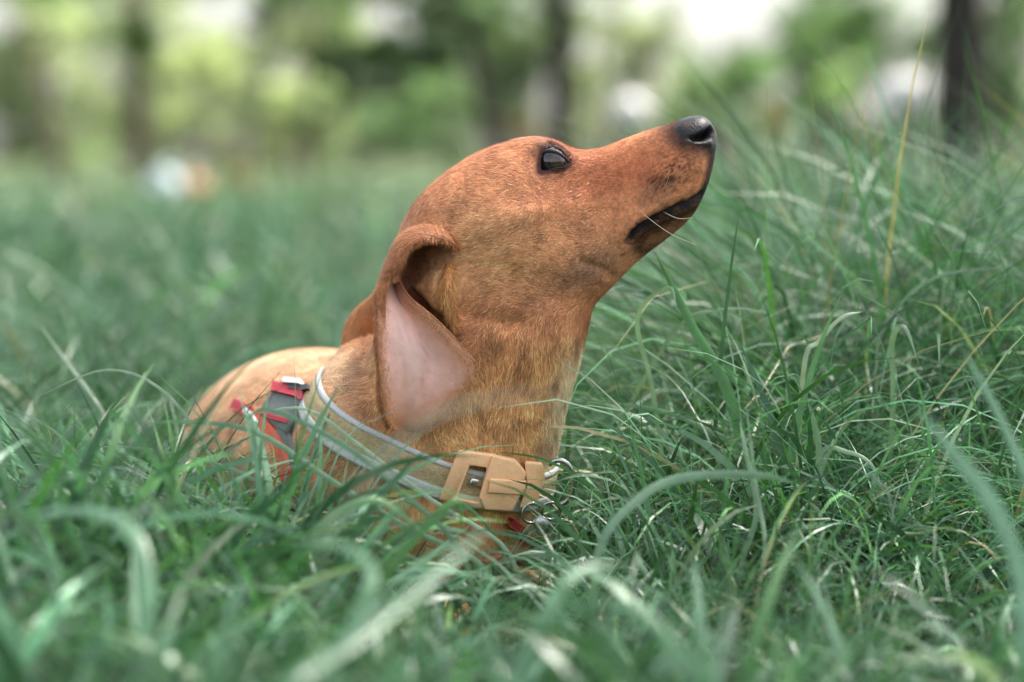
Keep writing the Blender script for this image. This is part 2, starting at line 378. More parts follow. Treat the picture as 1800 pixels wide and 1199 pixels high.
# ------------------------------------------------------------------ the dog
UA = math.radians(20); UX, UY = math.cos(UA), math.sin(UA)
HO = (700.0, 470.0)
def to_uv(px, py): return (px - HO[0]) * UX + (HO[1] - py) * UY, -(px - HO[0]) * UY + (HO[1] - py) * UX
def from_uv(u, v): return HO[0] + u * UX - v * UY, HO[1] - u * UY - v * UX
top_px = [(684, 500), (690, 462), (697, 428), (707, 395), (724, 364), (750, 331), (790, 298), (830, 272), (870, 255), (910, 246), (945, 245), (972, 251),
          (1000, 261), (1030, 264), (1065, 257), (1090, 246), (1130, 231), (1165, 220), (1195, 210), (1215, 205), (1235, 205), (1248, 215), (1254, 226)]
bot_px = [(700, 540), (740, 545), (800, 552), (870, 556), (930, 560), (990, 556), (1048, 534), (1078, 504), (1098, 482), (1117, 463), (1140, 444), (1170, 422), (1200, 398),
          (1222, 374), (1236, 346), (1247, 318), (1255, 285), (1258, 258), (1257, 240)]
tu = sorted(to_uv(*p) for p in top_px); bu = sorted(to_uv(*p) for p in bot_px)
def head_arrays():
    wt = [(-20, 48), (0, 70), (50, 104), (100, 124), (150, 134), (200, 132), (250, 118), (285, 100), (320, 86), (360, 74), (420, 66), (480, 62), (530, 59), (560, 54), (585, 42), (598, 28), (606, 10)]
    us = np.concatenate([np.linspace(-12, 540, 60), np.linspace(548, 604, 16)])
    seg = 48; V = []
    for u in us:
        vt = interp(u, tu); vb = interp(u, bu); w = interp(u, wt)
        if u > 570: pass
        mid = (vt + vb) / 2; h = max((vt - vb) / 2, 4)
        n = interp(u, [(0, 2.0), (200, 2.1), (290, 2.7), (330, 2.7), (400, 2.3), (604, 2.3)])
        asym = interp(u, [(0, 0.0), (250, 0.02), (300, 0.04), (380, .2), (480, .16), (560, .02), (604, 0)])
        for a in np.linspace(0, 2 * math.pi, seg, endpoint=False):
            ca, sa = math.cos(a), math.sin(a)
            y = w * math.copysign(abs(ca) ** (2 / n), ca); v = mid + h * math.copysign(abs(sa) ** (2 / n), sa)
            y *= 1 - asym * sa
            if sa < 0 and 420 < u: y *= 1 - .25 * (-sa) ** 2 * smooth(420, 500, u)
            p = P(*from_uv(u, v), 0.0); V.append((p.x, y * S, p.z))
    m = len(us); V = np.array(V)
    i, j = np.meshgrid(np.arange(m - 1), np.arange(seg), indexing='ij'); a = i * seg + j; b = i * seg + (j + 1) % seg
    q = np.stack([a, b, b + seg, a + seg], -1).reshape(-1, 4)
    c0 = V[:seg].mean(0); c1 = V[-seg:].mean(0); V = np.vstack([V, c0, c1]); k = np.arange(seg)
    t = np.vstack([np.stack([(k + 1) % seg, k, np.full(seg, m * seg)], -1), np.stack([(m - 1) * seg + k, (m - 1) * seg + (k + 1) % seg, np.full(seg, m * seg + 1)], -1)])
    return V, [q, t]
def neck_arrays():
    st = [((735, 400), (985, 455), .040), ((693, 490), (1040, 545), .045), ((672, 560), (1031, 590), .0495), ((650, 620), (1018, 640), .052), ((625, 680), (997, 715), .055),
          ((606, 735), (980, 790), .059), ((585, 800), (962, 880), .063), ((570, 880), (925, 970), .062), ((610, 960), (860, 1030), .048)]
    seg = 40; rows = []
    tab = catmull([(*a, *b, w) for a, b, w in st], 40)
    for r in tab:
        A = np.array(P(r[0], r[1])); B = np.array(P(r[2], r[3])); c = (A + B) / 2; e = (B - A) / 2
        a = np.linspace(0, 2 * math.pi, seg, endpoint=False)
        ca = np.sign(np.cos(a)) * np.abs(np.cos(a)) ** .92; sa = np.sin(a)
        rows.append(c + np.outer(ca, e) + np.outer(sa * (1 - .22 * np.clip(ca, 0, 1) ** 1.5), (0, r[4], 0)))
    m = len(rows); c0 = rows[0].mean(0); c1 = rows[-1].mean(0); V = np.vstack(rows + [c0[None], c1[None]])
    i, j = np.meshgrid(np.arange(m - 1), np.arange(seg), indexing='ij'); a = i * seg + j; b = i * seg + (j + 1) % seg
    q = np.stack([a, b, b + seg, a + seg], -1).reshape(-1, 4); k = np.arange(seg)
    t = np.vstack([np.stack([(k + 1) % seg, k, np.full(seg, m * seg)], -1), np.stack([(m - 1) * seg + k, (m - 1) * seg + (k + 1) % seg, np.full(seg, m * seg + 1)], -1)])
    return V, [q, t]
def build_body():
    parts = [head_arrays(), neck_arrays()]
    pt = lambda px, py, Y: list(P(px, py, Y))
    # trunk of the body, running away from the camera to the left
    parts.append(tube_arrays([pt(800, 900, -.005), pt(720, 862, .03), pt(625, 832, .075), pt(560, 808, .14), pt(515, 805, .22), pt(490, 815, .31), pt(480, 830, .37)],
                             [(.042, .045), (.066, .066), (.073, .068), (.074, .070), (.071, .068), (.068, .064), (.04, .04)], 40, flat=(1, 0, 0), n=36))
    parts.append(tube_arrays([pt(640, 720, .05), pt(650, 800, .0), pt(660, 890, -.01)], [(.036, .05), (.044, .055), (.04, .05)], 24, n=14))        # near shoulder
    # haunch, shank and hind foot on the near side
    parts.append(tube_arrays([pt(470, 790, .27), pt(425, 830, .235), pt(395, 880, .20), pt(410, 940, .19)], [(.03, .036), (.036, .045), (.034, .044), (.02, .028)], 24, n=16))
    parts.append(tube_arrays([pt(402, 925, .19), pt(380, 985, .235), pt(400, 1000, .20), pt(450, 1015, .14), pt(470, 1018, .12)], [.021, .012, .012, .014, .010], 14, n=16))
    parts.append(tube_arrays([pt(560, 800, .33), pt(640, 850, .28), pt(670, 930, .23), pt(650, 985, .27), pt(690, 1000, .20)], [.035, .04, .026, .013, .013], 16, n=16))
    # forelegs: shoulder, elbow, forearm along the ground, paw
    for A in ([(650, 880, -.01), (585, 1000, .03), (690, 1062, -.03), (765, 1080, -.07), (795, 1088, -.085)], [(800, 900, .05), (760, 1000, .09), (880, 1035, .06), (960, 1050, .03), (985, 1055, .02)]):
        parts.append(tube_arrays([pt(*a) for a in A], [.034, .022, .015, .015, .012], 16, n=22))
    # tail
    parts.append(tube_arrays([pt(490, 820, .36), pt(470, 900, .44), pt(520, 945, .50), pt(600, 950, .52)], [.017, .012, .008, .004], 12, n=16))
    V, fs = join_arrays(parts)
    o = big_mesh('body_raw', V, fs)
    md = o.modifiers.new('r', 'REMESH'); md.mode = 'VOXEL'; md.voxel_size = .00135; md.adaptivity = 0
    ms = o.modifiers.new('s', 'SMOOTH'); ms.factor = .5; ms.iterations = 14
    dg = bpy.context.evaluated_depsgraph_get(); ev = o.evaluated_get(dg)
    me = bpy.data.meshes.new_from_object(ev)
    n = len(me.vertices); co = np.zeros(n * 3, np.float32); me.vertices.foreach_get('co', co); co = co.reshape(-1, 3).astype(float)
    nf = len(me.polygons); li = np.zeros(len(me.loops), np.int32); me.loops.foreach_get('vertex_index', li)
    lt = np.zeros(nf, np.int32); me.polygons.foreach_get('loop_total', lt); assert (lt == 4).all()
    q = li.reshape(-1, 4)
    bpy.data.objects.remove(o, do_unlink=True); bpy.data.meshes.remove(me)
    return co, q
BV, BQ = build_body()

def vnormals(V, Q):
    n = np.cross(V[Q[:, 2]] - V[Q[:, 0]], V[Q[:, 3]] - V[Q[:, 1]])
    N = np.zeros_like(V)
    for k in range(4): np.add.at(N, Q[:, k], n)
    return N / (np.linalg.norm(N, axis=1)[:, None] + 1e-12)
def poly_sd(p, poly):
    """signed distance of pixels p (n,2) to polygon (negative inside)"""
    poly = np.array(poly, float); d = np.full(len(p), 1e9); ins = np.zeros(len(p), bool)
    for a, b in zip(poly, np.roll(poly, -1, 0)):
        e = b - a; t = np.clip(((p - a) @ e) / (e @ e), 0, 1); d = np.minimum(d, np.hypot(*(p - a - t[:, None] * e).T))
        c = ((a[1] > p[:, 1]) != (b[1] > p[:, 1])) & (p[:, 0] < (b[0] - a[0]) * (p[:, 1] - a[1]) / (b[1] - a[1] + 1e-12) + a[0]); ins ^= c
    return np.where(ins, -d, d)
def line_d(p, pts):
    pts = np.array(pts, float); d = np.full(len(p), 1e9)
    for a, b in zip(pts[:-1], pts[1:]):
        e = b - a; t = np.clip(((p - a) @ e) / (e @ e), 0, 1); d = np.minimum(d, np.hypot(*(p - a - t[:, None] * e).T))
    return d
def blob(p, x, y, rx, ry, ang=0.0):
    a = math.radians(ang); dx = p[:, 0] - x; dy = p[:, 1] - y
    u = dx * math.cos(a) + dy * math.sin(a); v = -dx * math.sin(a) + dy * math.cos(a)
    return np.exp(-((u / rx) ** 2 + (v / ry) ** 2))
def sidepx(V):
    """photo pixels of the point's place in the head's middle plane (the same for both sides)"""
    W = V.copy(); W[:, 1] = 0; return proj(W)

def relax(V, Q, mask, it):
    E = np.vstack([Q[:, [0, 1]], Q[:, [1, 2]], Q[:, [2, 3]], Q[:, [3, 0]]]); E = E[(mask[E[:, 0]] > .02)]
    ids = np.unique(E[:, 0]); lut = -np.ones(len(V), int); lut[ids] = np.arange(len(ids)); r = lut[E[:, 0]]
    deg = np.bincount(r, minlength=len(ids))[:, None]; mk = (mask[ids] * .6)[:, None]; V = V.copy()
    for _ in range(it):
        nb = V[E[:, 1]]; acc = np.stack([np.bincount(r, nb[:, k], len(ids)) for k in range(3)], 1) / deg
        V[ids] += mk * (acc - V[ids])
    return V
px2 = sidepx(BV)
BV = relax(BV, BQ, np.clip(1.6 * np.maximum(blob(px2, 990, 552, 95, 42), np.maximum(blob(px2, 880, 560, 80, 34) * .8, blob(px2, 1000, 515, 80, 45))), 0, 1) * (np.abs(BV[:, 1]) < .08), 110)
px2 = sidepx(BV); Nrm = vnormals(BV, BQ)
if Nrm[:, 1][BV[:, 1] < -.04].mean() > 0: BQ = BQ[:, ::-1]; Nrm = -Nrm
side = np.sign(BV[:, 1]); headm = smooth(.12, .09, np.abs(BV[:, 1]))
def out_push(mask, amt):                # move along the normal, metres
    global BV
    BV = BV + Nrm * (mask * amt * headm)[:, None]
lat = smooth(.25, .7, np.abs(Nrm[:, 1]))  # faces sideways
# cheek, brow, muzzle and jaw shapes
out_push(blob(px2, 880, 430, 110, 90), .005)
out_push(blob(px2, 955, 262, 42, 16, 8), .004)                      # brow
out_push(blob(px2, 925, 372, 90, 22, -18) * lat, .003)              # cheek bone
out_push(blob(px2, 1010, 330, 45, 30, -20) * lat, -.003)            # below the eye, towards the muzzle
out_push(blob(px2, 1180, 310, 55, 38, -35) * lat, .003)             # whisker pad
out_push(blob(px2, 1100, 400, 60, 16, -30) * lat, .0015)
out_push(smooth(26, 0, line_d(px2, [(820, 540), (870, 553), (940, 560), (1000, 557)])) * lat * smooth(960, 880, px2[:, 0]), -.0022)   # crease behind the jaw
out_push(smooth(14, 0, line_d(px2, [(1085, 492), (1060, 470), (1020, 455)])) * lat, -.0015)
# mouth
LIP = [(1250, 318), (1238, 334), (1216, 350), (1185, 362), (1152, 378), (1125, 394), (1108, 408), (1098, 424)]
wav = 5 * np.sin(px2[:, 0] * .23 + 2 * np.sin(px2[:, 1] * .17)) * np.sin(px2[:, 1] * .31 + BV[:, 1] * 300)
ld = line_d(px2, LIP)
out_push(smooth(7, 0, ld) * lat, -.0034)
sdl = poly_sd(px2, LIP + [(1095, 440), (1150, 470), (1300, 420), (1300, 330)])
out_push(smooth(4, -10, sdl) * smooth(1090, 1120, px2[:, 0]) * lat, -.0009)
out_push(blob(px2, 1180, 345, 50, 8, -28) * lat, .0016)             # lip edge hanging over
lo2 = [(x - 4, y + 15) for x, y in LIP[1:]]
out_push(smooth(7, 0, line_d(px2, lo2)) * lat, .0020)
# nose and nostril
NOS = [(1184, 226), (1196, 211), (1216, 202), (1238, 200), (1254, 212), (1264, 235), (1264, 262), (1246, 263), (1222, 258), (1200, 250)]
sdn = poly_sd(px2, NOS)
out_push(smooth(8, -8, sdn), .0006)
nost = line_d(px2, [(1199, 243), (1216, 248), (1236, 246), (1247, 238), (1250, 228)])
NSH = [(1205, 241), (1216, 240), (1232, 232), (1247, 222), (1251, 232), (1247, 243), (1232, 249), (1214, 249)]
sdo = poly_sd(px2, NSH)
out_push(smooth(2, -7, sdo) * smooth(.2, .5, np.abs(Nrm[:, 1])), -.008)
out_push(smooth(5, 0, line_d(px2, [(1199, 250), (1222, 255), (1244, 252)])) * lat, .0008)
# eye socket
EYE = [(944, 303), (945, 282), (951, 266), (966, 262), (984, 268), (998, 280), (1002, 288), (990, 295), (972, 298), (956, 304)]
EYE = [(971 + (x - 971) * .88, 285 + (y - 285) * .86) for x, y in EYE]
eye_c = np.array(P(971, 285)); ER = .0092
near_head = (px2[:, 0] > 900) & (px2[:, 1] < 340) & (np.abs(BV[:, 1]) < .06)
loc = near_head & (np.hypot(px2[:, 0] - 971, px2[:, 1] - 285) < 12)
y_surf = np.percentile(np.abs(BV[loc, 1]), 85)
EY = y_surf - ER * .88
sde = poly_sd(px2, EYE)
rr = np.hypot(BV[:, 0] - eye_c[0], BV[:, 2] - eye_c[2])
ball = EY + np.sqrt(np.maximum(ER * ER - rr * rr, 0))
w = smooth(30, 2, sde) * (sde >= 0) * near_head * (rr < ER * 1.3)
BV[:, 1] = np.where(near_head & (np.abs(BV[:, 1]) > .012), side * (np.abs(BV[:, 1]) * (1 - w) + w * np.maximum(ball + .0011, np.abs(BV[:, 1]) * .96)), BV[:, 1])
ins = smooth(0, -5, sde) * near_head
BV[:, 1] -= side * ins * .010
# ear canal hollow
sdc = poly_sd(px2, [(728, 505), (760, 520), (800, 545), (815, 590), (800, 612), (760, 575), (722, 540)])
nearE = (np.abs(BV[:, 1]) > .015) & (px2[:, 0] < 840) & (np.abs(BV[:, 1]) < .08)
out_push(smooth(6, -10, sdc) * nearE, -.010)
Nrm = vnormals(BV, BQ)

# --- coat colours: pigment only
def mix(c, col, m): return c * (1 - m[:, None]) + np.array(srgb(*col)) * m[:, None]
pj = proj(BV); pw = px2 * headm[:, None] + pj * (1 - headm[:, None])
col = np.tile(np.array(srgb(199, 124, 74)), (len(BV), 1))
Yv = BV[:, 1]
col = mix(col, (205, 128, 78), blob(pw, 860, 300, 160, 60, -20))
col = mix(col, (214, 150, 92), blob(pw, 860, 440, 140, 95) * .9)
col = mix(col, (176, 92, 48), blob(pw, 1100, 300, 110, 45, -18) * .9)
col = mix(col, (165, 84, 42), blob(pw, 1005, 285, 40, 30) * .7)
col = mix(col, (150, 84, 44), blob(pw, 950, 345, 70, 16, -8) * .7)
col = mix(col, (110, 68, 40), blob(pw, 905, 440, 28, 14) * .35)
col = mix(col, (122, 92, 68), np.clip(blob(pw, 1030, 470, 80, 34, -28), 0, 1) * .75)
col = mix(col, (208, 150, 80), smooth(540, 640, pw[:, 1]) * smooth(600, 700, pw[:, 0]) * .9)
col = mix(col, (182, 112, 48), blob(pw, 880, 640, 60, 90, 10) * .6)
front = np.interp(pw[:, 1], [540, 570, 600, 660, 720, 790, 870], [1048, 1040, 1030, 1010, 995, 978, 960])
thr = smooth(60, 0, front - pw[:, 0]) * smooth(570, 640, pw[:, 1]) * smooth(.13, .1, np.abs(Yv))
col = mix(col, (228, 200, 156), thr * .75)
col = mix(col, (204, 150, 102), smooth(690, 600, pw[:, 0]) * smooth(600, 650, pw[:, 1]))
col = mix(col, (206, 164, 120), smooth(720, 640, pw[:, 1]) * smooth(660, 600, pw[:, 0]) * smooth(600, 640, pw[:, 1]) * .8)
col = mix(col, (194, 126, 76), blob(pw, 570, 770, 60, 70) * .8)
col = mix(col, (176, 128, 84), smooth(480, 420, pw[:, 0]) * smooth(790, 840, pw[:, 1]) * .8)
# dark muzzle, lips, nose, eye rims
col = mix(col, (70, 48, 46), np.clip(smooth(1110, 1190, pw[:, 0]) * smooth(14, -10, poly_sd(px2, [(1090, 246), (1130, 225), (1200, 195), (1200, 262), (1165, 248)])), 0, 1) * .75)
col = mix(col, (66, 50, 46), smooth(34, 0, sdn) * .85)
wh = np.array([mnoise.noise(Vector((a * .11, b * .11, 3))) for a, b in pw]) if False else np.sin(pw[:, 0] * .42 + 2 * np.sin(pw[:, 1] * .21)) * np.sin(pw[:, 1] * .5 + 1.7 * np.sin(pw[:, 0] * .19))
col = mix(col, (62, 36, 26), blob(pw, 1178, 300, 44, 34, -30) * smooth(-.1, .4, wh) * .95)
col = mix(col, (70, 40, 28), blob(pw, 1155, 318, 26, 12, -10) * .7)
inlow = smooth(7, -8, sdl + wav) * smooth(1085, 1125, px2[:, 0])
col = mix(col, (38, 28, 26), np.clip(inlow * smooth(470, 430, px2[:, 1]) * (1 - .5 * smooth(-14, -42, sdl + wav)), 0, 1) * .93)
col = mix(col, (30, 24, 24), smooth(13, 4, ld + wav * .6) * smooth(1090, 1110, px2[:, 0]))
frx = np.interp(pw[:, 1], [258, 285, 318, 346], [1258, 1255, 1247, 1236])
col = mix(col, (40, 36, 38), smooth(24, 8, frx - pw[:, 0]) * smooth(245, 262, pw[:, 1]) * smooth(352, 335, pw[:, 1]) * .95)
col = mix(col, (96, 66, 50), blob(pw, 1160, 425, 40, 16, -38) * .55)
nosem = smooth(3, -3, sdn)
col = mix(col, (18, 19, 24), nosem); col = mix(col, (6, 6, 8), smooth(3, -5, sdo))
col = mix(col, (48, 40, 46), smooth(11, 3, sde) * near_head); col = mix(col, (110, 66, 50), smooth(26, 10, sde) * near_head * .45)
# inner ear skin
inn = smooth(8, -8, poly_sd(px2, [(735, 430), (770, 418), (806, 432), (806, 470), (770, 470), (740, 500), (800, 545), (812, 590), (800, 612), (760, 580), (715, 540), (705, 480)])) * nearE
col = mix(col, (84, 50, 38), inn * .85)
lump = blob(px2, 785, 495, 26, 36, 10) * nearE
col = mix(col, (206, 150, 96), np.clip(lump * 1.3, 0, 1)); out_push(lump * (np.abs(Nrm[:, 1]) > .2), .009)
# mottling of the coat
mot = np.array([mnoise.fractal(Vector(v) * 55, 1.0, 2.0, 3) for v in BV.tolist()]); mot2 = np.array([mnoise.noise(Vector((v[0] * 240, v[1] * 240, v[2] * 240))) for v in BV.tolist()])
lum = (col @ np.array([.3, .6, .1]))[:, None]
light = smooth(.05, .14, lum[:, 0])[:, None]
col = col * (1 - .14 * light) + lum * .14 * light; col = np.clip(col * (1 + .22 * light), 0, .85)
nk = smooth(500, 620, pw[:, 1])
fl3 = np.array([mnoise.noise(Vector((v[0] * 150, v[1] * 150, v[2] * 90))) for v in BV.tolist()])
fleck = smooth(.18, .5, fl3) * np.clip(.25 + .5 * nk + .4 * blob(pw, 960, 460, 140, 60), 0, .75)
col = mix(col, (104, 66, 36), fleck * .7 * smooth(620, 680, pw[:, 0]))
col *= np.clip(1 + (.28 + .2 * nk) * mot + .26 * mot2, .45, 1.6)[:, None]
gloss = np.clip(nosem * (1 - smooth(5, -3, sdo)) + smooth(8, 2, ld) * .5 * lat, 0, 1)

dog_base = P(700, 1000, .08); dog_base.z = 0
dog = empty('dog', dog_base); tag(dog, 'short-haired brown dog lying in long grass with its head raised', 'dog')
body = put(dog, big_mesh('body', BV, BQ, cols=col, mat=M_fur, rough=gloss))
BVH = BVHTree.FromPolygons([Vector(v) for v in BV.tolist()], BQ.tolist())

def hit_px(px, py, off=0.0):
    r = ray(px, py); h = BVH.ray_cast(CAM, r, 5)
    return (h[0] - r * off) if h[0] else None

# --- eyes and lids
M_eye = plain_mat('eyeball', (0.012, 0.010, 0.012), .06, coat=1.0)
M_iris = plain_mat('iris', (0.06, 0.028, 0.012), .1, coat=1.0, namt=.4, nscale=900)
M_lid = plain_mat('eyelid_skin', srgb(46, 38, 42), .62, bump=.3, bscale=900)
for s in (-1, 1):
    V, fs = sphere_arrays((eye_c[0], s * EY, eye_c[2]), ER, 40, 28)
    e = put(dog, big_mesh('eye', V, fs, mat=M_eye))
    # iris: a shallow ring on the ball looking a little forward and up
    ax = Vector((.30, s * 1.0, .12)).normalized(); t1 = ax.cross(Vector((0, 0, 1))).normalized(); t2 = ax.cross(t1)
    rows = []
    for th in (.16, .24, .33, .42, .46):
        a = np.linspace(0, 2 * math.pi, 40, endpoint=False)
        rows.append(np.array([eye_c[0], s * EY, eye_c[2]]) + (ER + .00015) * (math.cos(th) * np.array(ax) + math.sin(th) * (np.outer(np.cos(a), t1) + np.outer(np.sin(a), t2))))
    V = np.vstack(rows); i, j = np.meshgrid(np.arange(4), np.arange(40), indexing='ij'); a = i * 40 + j; b = i * 40 + (j + 1) % 40
    ir = put(e, big_mesh('iris', V, np.stack([a, b, b + 40, a + 40], -1).reshape(-1, 4), mat=M_iris)); ir.matrix_parent_inverse = Matrix.Translation(-dog.location); ir.matrix_parent_inverse = Matrix.Identity(4); ir.location = (0, 0, 0)
    ir.matrix_parent_inverse = Matrix.Identity(4)
    pts = []
    loop = catmull(EYE + EYE[:1], 50)
    for x, y in loop:
        p = P(x, y); r2 = (p.x - eye_c[0]) ** 2 + (p.z - eye_c[2]) ** 2
        pts.append((p.x, s * (EY + math.sqrt(max(ER * ER - r2, 0)) + .0003), p.z))
    k = np.linspace(0, 2 * math.pi, 50)
    V, fs = tube_arrays(pts, [.0008 + .0003 * math.sin(a) for a in k], 8, cap=False)
    put(dog, big_mesh('eyelid', V, fs, mat=M_lid))

# --- ears
def sheet(rows, thick, colf, colb, name, edge=None, nu=40, nv=26):
    """rows: list of point lists (same length) -> smooth sheet with thickness along -y side; colf colour of the camera side"""
    R = np.array([[list(p) for p in r] for r in rows], float)
    R2 = np.stack([catmull(R[:, j], nu) for j in range(R.shape[1])], 1)
    G = np.stack([catmull(R2[i], nv) for i in range(nu)], 0)
    du = np.gradient(G, axis=0); dv = np.gradient(G, axis=1); n = np.cross(du, dv); n /= np.linalg.norm(n, axis=2)[..., None] + 1e-12
    if n[..., 1].mean() > 0: n = -n
    ii, jj = np.meshgrid(np.linspace(0, 1, nu), np.linspace(0, 1, nv), indexing='ij')
    e = np.minimum(np.minimum(jj, 1 - jj) * 8, 1); e = np.minimum(e, np.minimum((1 - ii) * 8, 1)); e = np.sqrt(np.clip(e, .03, 1))
    A = G + n * (thick / 2 * e)[..., None]; B = G - n * (thick / 2 * e)[..., None]
    V = np.vstack([A.reshape(-1, 3), B.reshape(-1, 3)]); N = nu * nv
    i, j = np.meshgrid(np.arange(nu - 1), np.arange(nv - 1), indexing='ij'); a = i * nv + j
    q = np.stack([a, a + 1, a + nv + 1, a + nv], -1).reshape(-1, 4)
    fs = [q, q[:, ::-1] + N]
    for idx in (np.arange(nv), (nu - 1) * nv + np.arange(nv), np.arange(nu) * nv, np.arange(nu) * nv + nv - 1):
        fs.append(np.stack([idx[:-1], idx[1:], idx[1:] + N, idx[:-1] + N], -1))
    fr = np.array(colf) if callable(colf) is False else None
    cf = colf(ii, jj).reshape(-1, 3) if callable(colf) else np.tile(np.array(colf), (N, 1))
    cb = np.tile(np.array(colb), (N, 1))
    o = big_mesh(name, V, np.vstack(fs), cols=np.vstack([cf, cb]), mat=M_ear)
    return o
def pinna_col(ii, jj):
    pink = np.array(srgb(226, 174, 156)); tan = np.array(srgb(190, 128, 88)); pale = np.array(srgb(236, 198, 186)); br = np.array(srgb(150, 92, 62))
    c = np.ones(ii.shape + (1,)) * pink
    w = np.exp(-(((jj - .42) / .2) ** 2 + ((ii - .42) / .28) ** 2))[..., None]; c = c * (1 - w) + pale * w
    nz = np.array([[mnoise.fractal(Vector((a * 5, b * 4, 1.7)), 1.0, 2.0, 4) for a, b in zip(ra, rb)] for ra, rb in zip(ii, jj)])
    w = np.clip(smooth(.5, 1, ii + .18 * nz) * .9 + smooth(.55, 1, jj + .2 * nz) * .75, 0, .95)[..., None]; c = c * (1 - w) + tan * w
    c = c * np.clip(1 + .16 * nz, .7, 1.3)[..., None]
    for k in range(4):
        v0 = np.abs(jj - (.25 + .14 * k + .12 * np.sin(ii * 3 + k)) - .05 * np.sin(ii * 9 + 2 * k)); w = (.22 * smooth(.03, .0, v0) * smooth(.15, .35, ii) * smooth(.95, .6, ii))[..., None]; c = c * (1 - w) + np.array(srgb(176, 104, 96)) * w
    w = (smooth(.1, .0, jj) * .9)[..., None]; c = c * (1 - w) + br * w
    sp = .4 * (np.sin(ii * 61 + 3 * np.sin(jj * 23)) * np.sin(jj * 57 + 2 * np.sin(ii * 31)) > .55)[..., None] * .10 * smooth(.35, .8, jj)[..., None]
    w = (smooth(.22, .0, ii) * .8)[..., None]; c = c * (1 - w) + np.array(srgb(120, 74, 56)) * w
    return c * (1 - sp)
ROW = [(497, 674, 702, -.052), (525, 667, 722, -.057), (560, 664, 763, -.061), (600, 664, 806, -.064), (640, 666, 835, -.066), (680, 669, 824, -.067), (712, 673, 804, -.067), (738, 679, 778, -.066), (756, 694, 742, -.064)]
rows = []
for py, xl, xr, Yb in ROW:
    r = []
    for t in (0, .12, .35, .6, .85, 1):
        sag = math.sin(math.pi * t) * .006 + .0016 * math.sin(t * 8 + py * .017) - .0035 * math.exp(-((t - .38 - (py - 600) * .0006) / .10) ** 2) * min(1, max(0, (py - 520) / 80))
        jig = 2.5 * math.sin(py * .11 + t * 2)
        x = xl + (xr - xl) * t + jig * t; y = py + 2 * math.sin(t * 11) + (xr - xl) * .05 * math.sin(math.pi * t)
        r.append(P(x, y, Yb + .012 * (1 - t) ** 2 * 0 - .008 * (1 - t) ** 4 + sag - .001 * t))
    rows.append(r)
ear = empty('ear', P(760, 450, -.045)); put(dog, ear); ear['label'] = 'near ear folded back with its pink inside showing'
def sub(o):
    o.parent = ear; o.matrix_parent_inverse = Matrix.Translation(-P(760, 450, -.045)); return o
sub(sheet(rows, .0032, pinna_col, srgb(176, 108, 64), 'ear_flap'))
brown = srgb(184, 112, 66)
V, fs = tube_arrays([P(768, 421, -.054), P(748, 420, -.0555), P(718, 434, -.057), P(700, 462, -.0585), P(679, 492, -.058), P(668, 520, -.062), P(669, 560, -.066), P(665, 600, -.070), P(669, 650, -.072), P(670, 700, -.073), P(682, 748, -.070)],
                    [.0005, .0014, .0022, .0027, .0022, .0031, .0022, .0024, .0018, .0021, .0010], 12, n=70)
sub(big_mesh('ear_rim', V, fs, cols=np.tile(srgb(150, 94, 62), (len(V), 1)), mat=M_ear))
# hood of the ear root, between the rim and the skull
top_r = [P(808, 440, -.045), P(786, 424, -.051), P(752, 418, -.055), P(716, 434, -.057), P(692, 468, -.057), P(674, 512, -.060), P(667, 560, -.064)]
bas_r = [P(812, 438, -.034), P(790, 414, -.034), P(752, 402, -.03), P(712, 418, -.028), P(690, 462, -.026), P(676, 515, -.028), P(674, 570, -.035)]
mid_r = [(a + b) / 2 + Vector((-.002, 0, .0025)) for a, b in zip(top_r, bas_r)]
sub(sheet([bas_r, mid_r, top_r], .003, srgb(150, 92, 58), srgb(178, 108, 64), 'ear_hood', nu=14, nv=50))
# hair tuft in front of the canal
for k in range(9):
    x = 782 + 5 * k % 23; V, fs = tube_arrays([P(790 - k * 2, 470 + k * 3, -.044), P(788 - k, 500 + k * 4, -.054), P(795 + (k % 4) * 3, 540 + k * 6, -.052)], [.0028, .0026, .0005], 8, n=12)
    if k % 3 == 0: sub(big_mesh('ear_tuft', V, fs, cols=np.tile(srgb(196, 134, 78), (len(V), 1)), mat=M_ear))
far_ear = put(dog, big_mesh('ear', *tube_arrays([P(735, 445, .03), P(705, 490, .042), P(676, 528, .048), P(644, 570, .05), P(635, 606, .05), P(641, 644, .05), P(656, 672, .048)],
        [(.010, .006), (.0085, .006), (.0080, .006), (.0108, .008), (.0116, .009), (.0098, .007), (.002, .002)], 24, flat=(1, 0, .3), n=40), mat=M_ear))
me = far_ear.data; a = me.attributes.new('tint', 'FLOAT_COLOR', 'POINT'); cc = np.ones((len(me.vertices), 4), np.float32); cc[:, :3] = srgb(196, 132, 84); a.data.foreach_set('color', cc.ravel())
far_ear['label'] = 'far ear hanging behind the neck'

